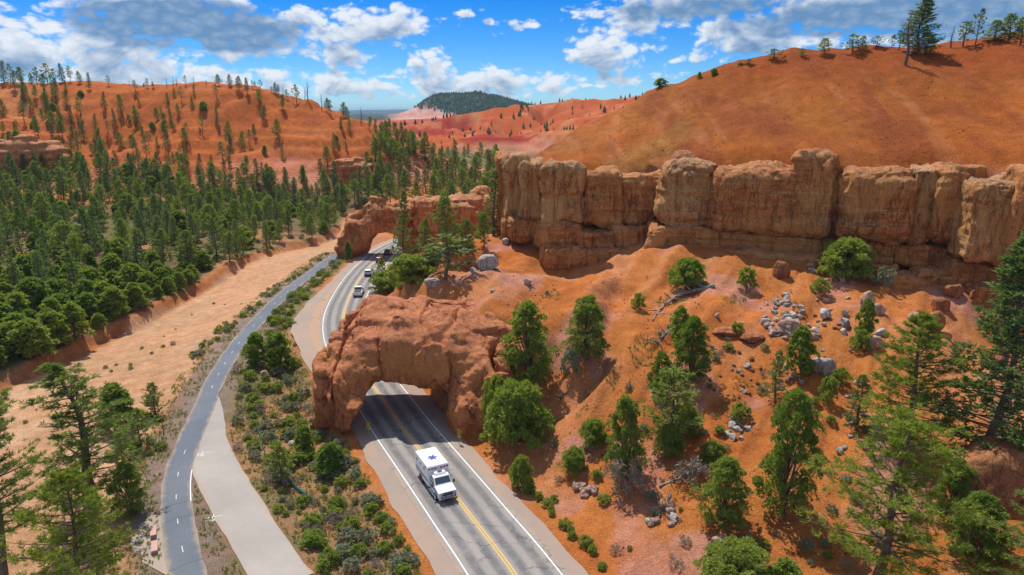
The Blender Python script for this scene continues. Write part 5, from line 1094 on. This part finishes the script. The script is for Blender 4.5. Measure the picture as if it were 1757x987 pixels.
    k = ((dc < -1) | (dc > 3)) & (rd > 8) & (fbm(q[:, 0], q[:, 1], None, 3, .12) > -.15); q = q[k]; z = ground_z(q[:, 0], q[:, 1]); m = len(q)
    base = np.array([[1, 0, 0], [-.6, .8, 0], [-.5, -.8, .1], [.1, .1, .9], [0, 0, -.6]]); f = np.array([[0, 1, 3], [1, 2, 3], [2, 0, 3], [1, 0, 4], [2, 1, 4], [0, 2, 4]])
    s = (.06+.16*rng.random(m)**3)[:, None, None]; th = rng.uniform(0, 6.28, m); c_, s_ = np.cos(th), np.sin(th); B = np.tile(base, (m, 1, 1))*rng.uniform(.6, 1.3, (m, 5, 3))
    B = np.stack([B[..., 0]*c_[:, None]-B[..., 1]*s_[:, None], B[..., 0]*s_[:, None]+B[..., 1]*c_[:, None], B[..., 2]], -1)*s+np.c_[q, z][:, None]
    stuff(add('rubble', mesh_of('rubble', B.reshape(-1, 3), (f[None]+np.arange(m)[:, None, None]*5).reshape(-1, 3), M['orange_rock'], False)), 'fine rubble strewn over the orange slopes', 'rubble')
build_rocks()
def branchy(seed, pts, r, nb, bl, lab, name='fallen_tree', mat='greywood', cat='dead wood'):
    """a dead trunk lying along pts (pixels on the ground) with bare limbs"""
    rng = np.random.default_rng(seed); P = np.array([hit(a, b) for a, b in pts]); P[:, 2] += r*.8; S = np.vstack([np.linspace(P[i], P[i+1], 7, endpoint=False) for i in range(len(P)-1)]+[P[-1:]])
    S += rng.normal(size=S.shape)*r*.35; o = np.array(P[0]); t = np.linspace(0, 1, len(S)); root = add(name, mesh_of(name, *[q for q in (lambda a: (a[0]-o, a[1]))(tube(S, r*(1-.75*t)+.015, 6))], M[mat]), None, o)
    tag(root, lab, cat)
    for i in range(nb):
        j = rng.integers(2, len(S)-1); T = unit(S[j]-S[j-1]); d = unit(T*.6+rng.normal(size=3)*np.array([1, 1, .55])+np.array([0, 0, .3])); l = bl*rng.uniform(.4, 1.1)
        parts = []; k = np.linspace(0, 1, 5)[:, None]; B = S[j]+d*l*k+rng.normal(size=(5, 3))*.05*l*k; B[:, 2] = np.maximum(B[:, 2], ground_z(B[:, 0], B[:, 1])+.02)
        parts.append(tube(B, r*.42*(1-.8*k[:, 0])+.008, 4))
        for _ in range(4):
            m = rng.integers(1, 5); e = unit(d+rng.normal(size=3)*.8); C = B[m]+e*l*.4*k; parts.append(tube(C, r*.16*(1-.7*k[:, 0])+.006, 3))
        V, F = cat_meshes(parts); add('limb', mesh_of('limb', V-o, F, M[mat]), root)
branchy(1, [(1226, 494), (1195, 502), (1165, 508), (1140, 525), (1118, 552)], .34, 14, 2.6, 'long grey fallen dead tree with bare limbs below the cliff')
branchy(2, [(1162, 560), (1140, 575), (1128, 590)], .16, 16, 2.2, 'tangle of pale dead branches under the young juniper')
branchy(3, [(1130, 836), (1165, 822), (1200, 805), (1215, 790)], .14, 14, 2.0, 'grey dead branches lying beside the rounded pale juniper')
branchy(4, [(1150, 850), (1140, 870), (1132, 880)], .12, 12, 1.6, 'small heap of dead sticks above the pink rock heap')
branchy(5, [(1255, 720), (1275, 728), (1290, 738)], .1, 10, 1.5, 'bleached sticks beside the tan rock heap')
branchy(6, [(975, 672), (965, 680), (960, 690)], .1, 7, 1.2, 'dark dead branch in the gully', mat='darkwood')
branchy(7, [(1590, 740), (1620, 720), (1660, 705)], .14, 12, 2.2, 'bleached fallen limbs under the dark fir')
branchy(8, [(738, 478), (752, 470), (770, 462)], .16, 12, 1.8, 'dark twisted roots under the twisted juniper', mat='darkwood')
# ------------------------------------------------------------------ built objects
M.update(white=plain('white_paintwork', (.80, .81, .82), .25, 0, .5), blue=plain('blue_film', (.01, .05, .32), .4), navy=plain('navy_film', (.02, .06, .17), .4), glass=plain('vehicle_glass', (.03, .07, .09), .08, 0, .8), rubber=plain('tyre_rubber', (.02, .02, .021), .85),
         chrome=plain('chrome', (.62, .63, .65), .18, 1.0), black=plain('black_plastic', (.018, .018, .02), .5), red=plain('red_lens', (.35, .01, .012), .2), amber=plain('amber_lens', (.7, .25, .02), .2), lamp=plain('clear_lens', (.7, .72, .74), .12),
         silver=plain('silver_paintwork', (.50, .52, .55), .3, .4), maroon=plain('maroon_paintwork', (.16, .012, .02), .25), dgreen=plain('dark_green_paintwork', (.03, .05, .045), .25), signy=plain('sign_yellow', (.80, .62, .02), .5), signback=plain('sign_back', (.33, .36, .38), .5, .5),
         concrete=plain('pink_concrete', (.50, .30, .27), .85, 0, .3, .15), post=plain('brown_post', (.16, .075, .05), .8, 0, .3, .2), fence=plain('green_netting', (.05, .17, .14), .8, 0, .2, .25), bed=plain('bed_liner', (.03, .03, .033), .8))
def bm_mesh(name, build, mat, bevel=0.0, seg=2, smooth_=False):
    bm = bmesh.new(); build(bm); bmesh.ops.recalc_face_normals(bm, faces=bm.faces)
    if bevel: bmesh.ops.bevel(bm, geom=list(bm.edges), offset=bevel, segments=seg, affect='EDGES', profile=.5, clamp_overlap=True)
    me = bpy.data.meshes.new(name); bm.to_mesh(me); bm.free(); me.materials.append(mat)
    if smooth_: me.polygons.foreach_set('use_smooth', [True]*len(me.polygons))
    return me
def box_b(c, s):
    def f(bm):
        r = bmesh.ops.create_cube(bm, size=1.0)
        for v in r['verts']: v.co = Vector((c[0]+v.co.x*s[0], c[1]+v.co.y*s[1], c[2]+v.co.z*s[2]))
    return f
def prism_b(poly, x0, x1, tuck=None):
    """side profile (y,z) extruded across; tuck(z) narrows the width"""
    def f(bm):
        w = (lambda z: 1.0) if tuck is None else tuck
        A = [bm.verts.new((x0*w(z), y, z)) for y, z in poly]; B = [bm.verts.new((x1*w(z), y, z)) for y, z in poly]
        bm.faces.new(A); bm.faces.new(B[::-1])
        for i in range(len(poly)): j = (i+1) % len(poly); bm.faces.new((A[j], A[i], B[i], B[j]))
    return f
def quad_b(*ps, th=.02):
    def f(bm):
        p = [Vector(q) for q in ps]; n = (p[1]-p[0]).cross(p[2]-p[0]).normalized()*th
        A = [bm.verts.new(q) for q in p]; B = [bm.verts.new(q+n) for q in p]; bm.faces.new(A[::-1]); bm.faces.new(B)
        for i in range(4): j = (i+1) % 4; bm.faces.new((A[i], A[j], B[j], B[i]))
    return f
def cyl_b(c, r, l, axis='X', n=20):
    def f(bm):
        m = Matrix.Rotation(math.pi/2, 4, 'Y' if axis == 'X' else 'X') if axis != 'Z' else Matrix.Identity(4)
        bmesh.ops.create_cone(bm, cap_ends=True, segments=n, radius1=r, radius2=r, depth=l, matrix=Matrix.Translation(c) @ m)
    return f
def part(root, name, build, mat, bevel=0.0, **k): return add(name, bm_mesh(name, build, M[mat], bevel, **k), root)
def wheel(root, x, y, r=.36, w=.24):
    a = part(root, 'wheel', cyl_b((x, y, r), r, w), 'rubber', .03); s = 1 if x > 0 else -1
    part(a, 'rim', cyl_b((x+s*(w/2), y, r), r*.62, .04), 'chrome', .008)
def on_road(px, py, lat, away=True, front=0.0):
    q = PZ(px, py, 0); j = int(np.argmin(np.hypot(ROAD[:, 0]-q[0], ROAD[:, 1]-q[1]))); T = ROAD[j+1]-ROAD[j-1]; T = T/np.linalg.norm(T); Nn = np.array([-T[1], T[0]])
    p = ROAD[j]+Nn*lat+T*front; d = T if away else -T; return (p[0], p[1], .031), (0, 0, math.atan2(d[1], d[0])-math.pi/2)
def ambulance():
    loc, rot = on_road(760, 858, 1.15, False, 2.75); a = tag(add('ambulance', None, None, loc, rot), 'white box ambulance with a blue star on its roof leaving the arch', 'ambulance')
    part(a, 'module_box', box_b((0, -1.45, 1.78), (2.42, 4.15, 2.3)), 'white', .07)
    part(a, 'roof_rail', box_b((0, -1.45, 2.945), (2.28, 4.0, .05)), 'white', .02)
    def star(bm):
        for k in range(3):
            r = bmesh.ops.create_cube(bm, size=1.0); m = Matrix.Translation((0, -1.2, 2.976+.0012*k)) @ Matrix.Rotation(k*math.pi/3+math.pi/6, 4, 'Z')
            for v in r['verts']: v.co = m @ Vector((v.co.x*.25, v.co.y*1.05, v.co.z*.012))
    part(a, 'roof_star', star, 'blue')
    cab = part(a, 'cab', prism_b([(.6, .5), (3.25, .5), (3.38, .75), (3.36, 1.22), (2.2, 1.42), (1.55, 2.12), (.6, 2.2)], -1.0, 1.0, lambda z: 1.0 if z < 1.3 else 1.0-(z-1.3)*.13), 'white', .05, seg=3)
    part(cab, 'roof_fairing', prism_b([(.55, 2.15), (1.35, 2.15), (1.15, 2.36), (.55, 2.52)], -.62, .62), 'white', .05)
    part(cab, 'roof_vent', box_b((0, 1.0, 2.43), (.5, .18, .05)), 'black', .01)
    part(cab, 'windshield', quad_b((-.88, 2.16, 1.46), (.88, 2.16, 1.46), (.80, 1.62, 2.07), (-.80, 1.62, 2.07), th=.03), 'glass')
    for s in (-1, 1):
        part(cab, 'side_window', quad_b((s*1.0, .85, 1.42), (s*1.0, 2.0, 1.42), (s*.93, 1.6, 2.0), (s*.93, .85, 2.02), th=.03*s), 'glass')
        part(cab, 'mirror', box_b((s*1.24, 2.0, 1.52), (.2, .12, .36)), 'black', .03); part(cab, 'headlight', box_b((s*.76, 3.35, 1.02), (.36, .1, .24)), 'lamp', .03)
        part(a, 'running_board', box_b((s*1.08, 1.45, .48), (.3, 1.5, .07)), 'chrome', .015)
        part(a, 'side_stripe', box_b((s*1.214, -1.45, 1.28), (.012, 4.0, .22)), 'navy')
        part(a, 'cab_stripe', box_b((s*1.004, 1.7, 1.02), (.012, 2.0, .16)), 'navy')
        for k, (y, w) in enumerate(((-2.9, .9), (-1.75, 1.1), (-.5, 1.1))): 
            d = part(a, 'compartment_door', box_b((s*1.214, y, 1.95), (.014, w, 1.0)), 'white', .003)
            part(d, 'door_window' if k == 1 else 'emblem', box_b((s*1.224, y, 2.3), (.012, .45, .32)), 'glass' if k == 1 else 'blue')
            part(d, 'handle', box_b((s*1.228, y+w*.38, 1.7), (.02, .12, .05)), 'chrome')
        wheel(a, s*.98, 2.45, .42, .28); wheel(a, s*.98, -1.75, .42, .42)
        part(a, 'wheel_arch', cyl_b((s*1.17, -1.75, .5), .55, .14), 'black', .01)
    for k in range(7):
        x = -1.02+k*.34
        part(a, 'warning_light', box_b((x, .64, 2.66), (.24, .05, .17)), 'red' if k != 3 else 'lamp', .01)
    for s in (-1, 1): part(a, 'scene_light', box_b((s*1.222, -.1, 2.72), (.03, .3, .16)), 'red', .008)
    part(a, 'grille', box_b((0, 3.37, .98), (1.1, .06, .34)), 'black', .01); part(a, 'front_bumper', box_b((0, 3.45, .62), (2.06, .22, .26)), 'chrome', .05)
    g = part(a, 'bull_bar', cyl_b((0, 3.66, .72), .045, 1.7), 'black'); part(g, 'bar', cyl_b((0, 3.62, 1.12), .04, 1.7), 'black')
    for x in (-.75, -.3, .3, .75): part(g, 'upright', cyl_b((x, 3.64, .9), .035, .5, 'Z', 10), 'black')
    part(a, 'chassis', box_b((0, -.1, .5), (1.7, 6.6, .25)), 'black', .02)
def car(name, px, py, lat, away, paint, label, kind, s=1.0):
    loc, rot = on_road(px, py, lat, away); a = tag(add(name, None, None, loc, rot, s), label, 'pickup' if kind == 'pickup' else 'car')
    L_ = 2.75 if kind == 'pickup' else 2.3; hw = .97 if kind == 'pickup' else .9; b = .42 if kind != 'sedan' else .32
    hood = 1.12 if kind == 'pickup' else (1.02 if kind == 'suv' else .86); top = {'pickup': 1.88, 'suv': 1.74, 'sedan': 1.46}[kind]
    rear = {'pickup': -.35, 'suv': -2.15, 'sedan': -1.55}[kind]; deck = hood+.02
    body = part(a, 'body', prism_b([(-L_, b+.1), (-L_+.1, b), (L_-.15, b), (L_, b+.25), (L_-.05, hood-.14), (L_-.5, hood), (-L_+.08, deck), (-L_, deck-.15)], -hw, hw, lambda z: 1.0 if z < hood-.1 else .95), paint, .06, seg=3)
    g = [(rear-.05, hood-.03), (1.25, hood-.03), (.55, top-.04), (.3, top), (rear+.35, top), (rear+.1, top-.06)]
    if kind == 'sedan': g = [(-1.75, hood-.03), (1.2, hood-.03), (.35, top-.03), (.1, top), (-.75, top), (-1.0, top-.05)]
    cabn = part(a, 'cabin', prism_b(g, -hw*.95, hw*.95, lambda z: 1.0-(z-hood)*.28 if z > hood else 1.0), paint, .05, seg=3)
    def wx(z): return hw*.95*(1.0-(z-hood)*.28)
    y0, z0 = g[1]; y1, z1 = g[2]; f = lambda t: (y0+(y1-y0)*t+.015, z0+(z1-z0)*t+.015)
    (ya, za), (yb, zb) = f(.12), f(.92); part(cabn, 'windshield', quad_b((-wx(za)*.92, ya, za), (wx(za)*.92, ya, za), (wx(zb)*.9, yb, zb), (-wx(zb)*.9, yb, zb)), 'glass')
    y0, z0 = g[0]; y1, z1 = g[-1]; f = lambda t: (y0+(y1-y0)*t-.012, z0+(z1-z0)*t+.012); (ya, za), (yb, zb) = f(.2), f(.92)
    part(cabn, 'rear_window', quad_b((wx(za)*.9, ya, za), (-wx(za)*.9, ya, za), (-wx(zb)*.86, yb, zb), (wx(zb)*.86, yb, zb)), 'glass')
    for sd in (-1, 1):
        za, zb = hood+.06, top-.14
        part(cabn, 'side_window', quad_b((sd*wx(za), g[0][0]+.35, za), (sd*wx(za), .95, za), (sd*wx(zb), .5, zb), (sd*wx(zb), g[-1][0]+.3, zb), th=.015*sd), 'glass')
        part(body, 'tail_light', box_b((sd*(hw-.14), -L_-.005, hood-.2), (.2, .05, .24)), 'red', .01); part(body, 'headlight', box_b((sd*(hw-.2), L_-.04, hood-.28), (.34, .1, .16)), 'lamp', .02)
        part(a, 'mirror', box_b((sd*(hw+.12), 1.0, hood+.1), (.2, .1, .17)), 'black', .02)
        for y in (-L_*.62, L_*.62): wheel(a, sd*(hw-.12), y, .36 if kind != 'sedan' else .32)
    part(body, 'rear_bumper', box_b((0, -L_-.03, b+.15), (hw*1.9, .14, .18)), 'chrome' if kind == 'pickup' else 'black', .03); part(body, 'licence_plate', box_b((0, -L_-.012, hood-.32), (.32, .03, .15)), 'lamp', .004)
    if kind == 'pickup': part(body, 'cargo_bed', box_b((0, -1.6, hood+.0), (1.6, 2.1, .08)), 'bed', .005)
def build_vehicles():
    ambulance()
    car('pickup_truck', 614, 506, -1.8, True, 'white', 'white pickup truck heading away around the bend', 'pickup')
    car('car', 633, 472, -1.75, True, 'silver', 'silver sport utility car following the maroon car', 'suv')
    car('car', 652, 450, -1.8, True, 'maroon', 'maroon sport utility car about to enter the far tunnel', 'suv')
    car('car', 676, 436, -1.9, True, 'dgreen', 'dark green sedan on the far side of the tunnel', 'sedan')
build_vehicles()
def marker_sign(px, py, label, flip=1, z=0.0, H=1.0):
    p = hit(px, py); a = tag(add('marker_sign', None, None, p), label, 'sign')
    part(a, 'post', box_b((0, .03, .85), (.06, .04, 1.9)), 'signback'); b = part(a, 'panel', box_b((0, 0, 1.45), (.42, .02, 1.05)), 'signy', .004)
    for k in range(5):
        z0 = 1.02+k*.2
        part(b, 'stripe', quad_b((-.2, -.0125, z0-.06*flip), (.2, -.0125, z0+.1*flip), (.2, -.0125, z0+.1*flip+.12), (-.2, -.0125, z0-.06*flip+.12), th=.003), 'black')
def build_props():
    marker_sign(633, 748, 'yellow and black striped marker at the left leg of the near arch')
    marker_sign(788, 762, 'yellow and black striped marker at the right leg of the near arch')
    marker_sign(625, 438, 'small yellow marker at the left foot of the far tunnel')
    p = hit(634, 508); a = tag(add('road_sign', None, None, p), 'small grey-backed road sign on the shoulder beside the white pickup', 'sign')
    part(a, 'post', box_b((0, .03, .95), (.06, .04, 2.0)), 'signback'); part(a, 'panel', box_b((0, 0, 1.75), (.6, .02, .6)), 'signback', .004)
    p = hit(281, 746); a = tag(add('signpost', None, None, p, (0, 0, 1.2)), 'thin brown signpost standing on the gravel verge of the bike path', 'sign')
    part(a, 'post', cyl_b((0, 0, 1.1), .05, 2.3, 'Z', 10), 'post'); part(a, 'panel', box_b((0, -.06, 2.05), (.5, .025, .45)), 'post', .005)
    for px, py, lab in ((264, 924, 'pink concrete bench at the far end of the gravel pad'), (266, 951, 'pink concrete bench at the near end of the gravel pad')):
        p = hit(px, py); a = tag(add('bench', None, None, (p[0]-.3, p[1]+.6, p[2]), (0, 0, .46)), lab, 'bench')
        part(a, 'seat', box_b((0, 0, .44), (.55, 1.75, .12)), 'concrete', .02)
        for y in (-.6, .6): part(a, 'leg', box_b((0, y, .19), (.42, .22, .38)), 'concrete', .015)
    def silt(pts, lab):
        P = spline([hit(a, b)[:2] for a, b in pts], .5); z = ground_z(P[:, 0], P[:, 1]); n = len(P); V = np.vstack([np.c_[P, z-.05], np.c_[P, z+.62+.05*np.sin(np.arange(n)*.9)]]); V = np.vstack([V, V+np.array([.02, .025, 0])])
        i = np.arange(n-1); F = np.vstack([np.c_[i, i+1, n+i+1, n+i], np.c_[2*n+i+1, 2*n+i, 3*n+i, 3*n+i+1], np.c_[n+i, n+i+1, 3*n+i+1, 3*n+i]]); o = np.array([P[0, 0], P[0, 1], z[0]])
        a = tag(add('silt_fence', None, None, o), lab, 'fence'); add('netting', mesh_of('netting', V-o, F, M['fence']), a)
        for k in range(0, n, 5): part(a, 'stake', box_b((P[k, 0]-o[0], P[k, 1]-o[1]-.03, z[k]-o[2]+.38), (.05, .05, .95)), 'post')
    silt([(432, 712), (437, 728), (445, 748), (452, 772), (460, 800)], 'long green silt fence running along the middle of the bushy strip')
    silt([(492, 822), (505, 838), (522, 852), (536, 862)], 'short curved green silt fence near the young pine')
build_props()

# ------------------------------------------------------------------ air: one even volume round the whole place, the sky outside it
def build_haze():
    lo = FAST['z'].min()-1.0; hi = max(FAST['z'].max(), 80)+14
    x0, x1, y0, y1 = -27000, 27000, -60, 27500
    V = [(x, y, z) for z in (lo, hi) for y in (y0, y1) for x in (x0, x1)]
    F = [(0, 2, 3, 1), (4, 5, 7, 6), (0, 1, 5, 4), (2, 6, 7, 3), (0, 4, 6, 2), (1, 3, 7, 5)]
    m = bpy.data.materials.new('haze'); m.use_nodes = True; N = m.node_tree.nodes; L = m.node_tree.links; N.remove(N['Principled BSDF'])
    v = N.new('ShaderNodeVolumePrincipled'); v.inputs['Color'].default_value = (.50, .74, 1.0, 1); v.inputs['Density'].default_value = 5.5e-5
    L.new(v.outputs[0], N['Material Output'].inputs['Volume'])
    stuff(add('haze', mesh_of('haze', V, F, m, False)), 'thin blue haze filling the air over the valley', 'haze')
build_haze()
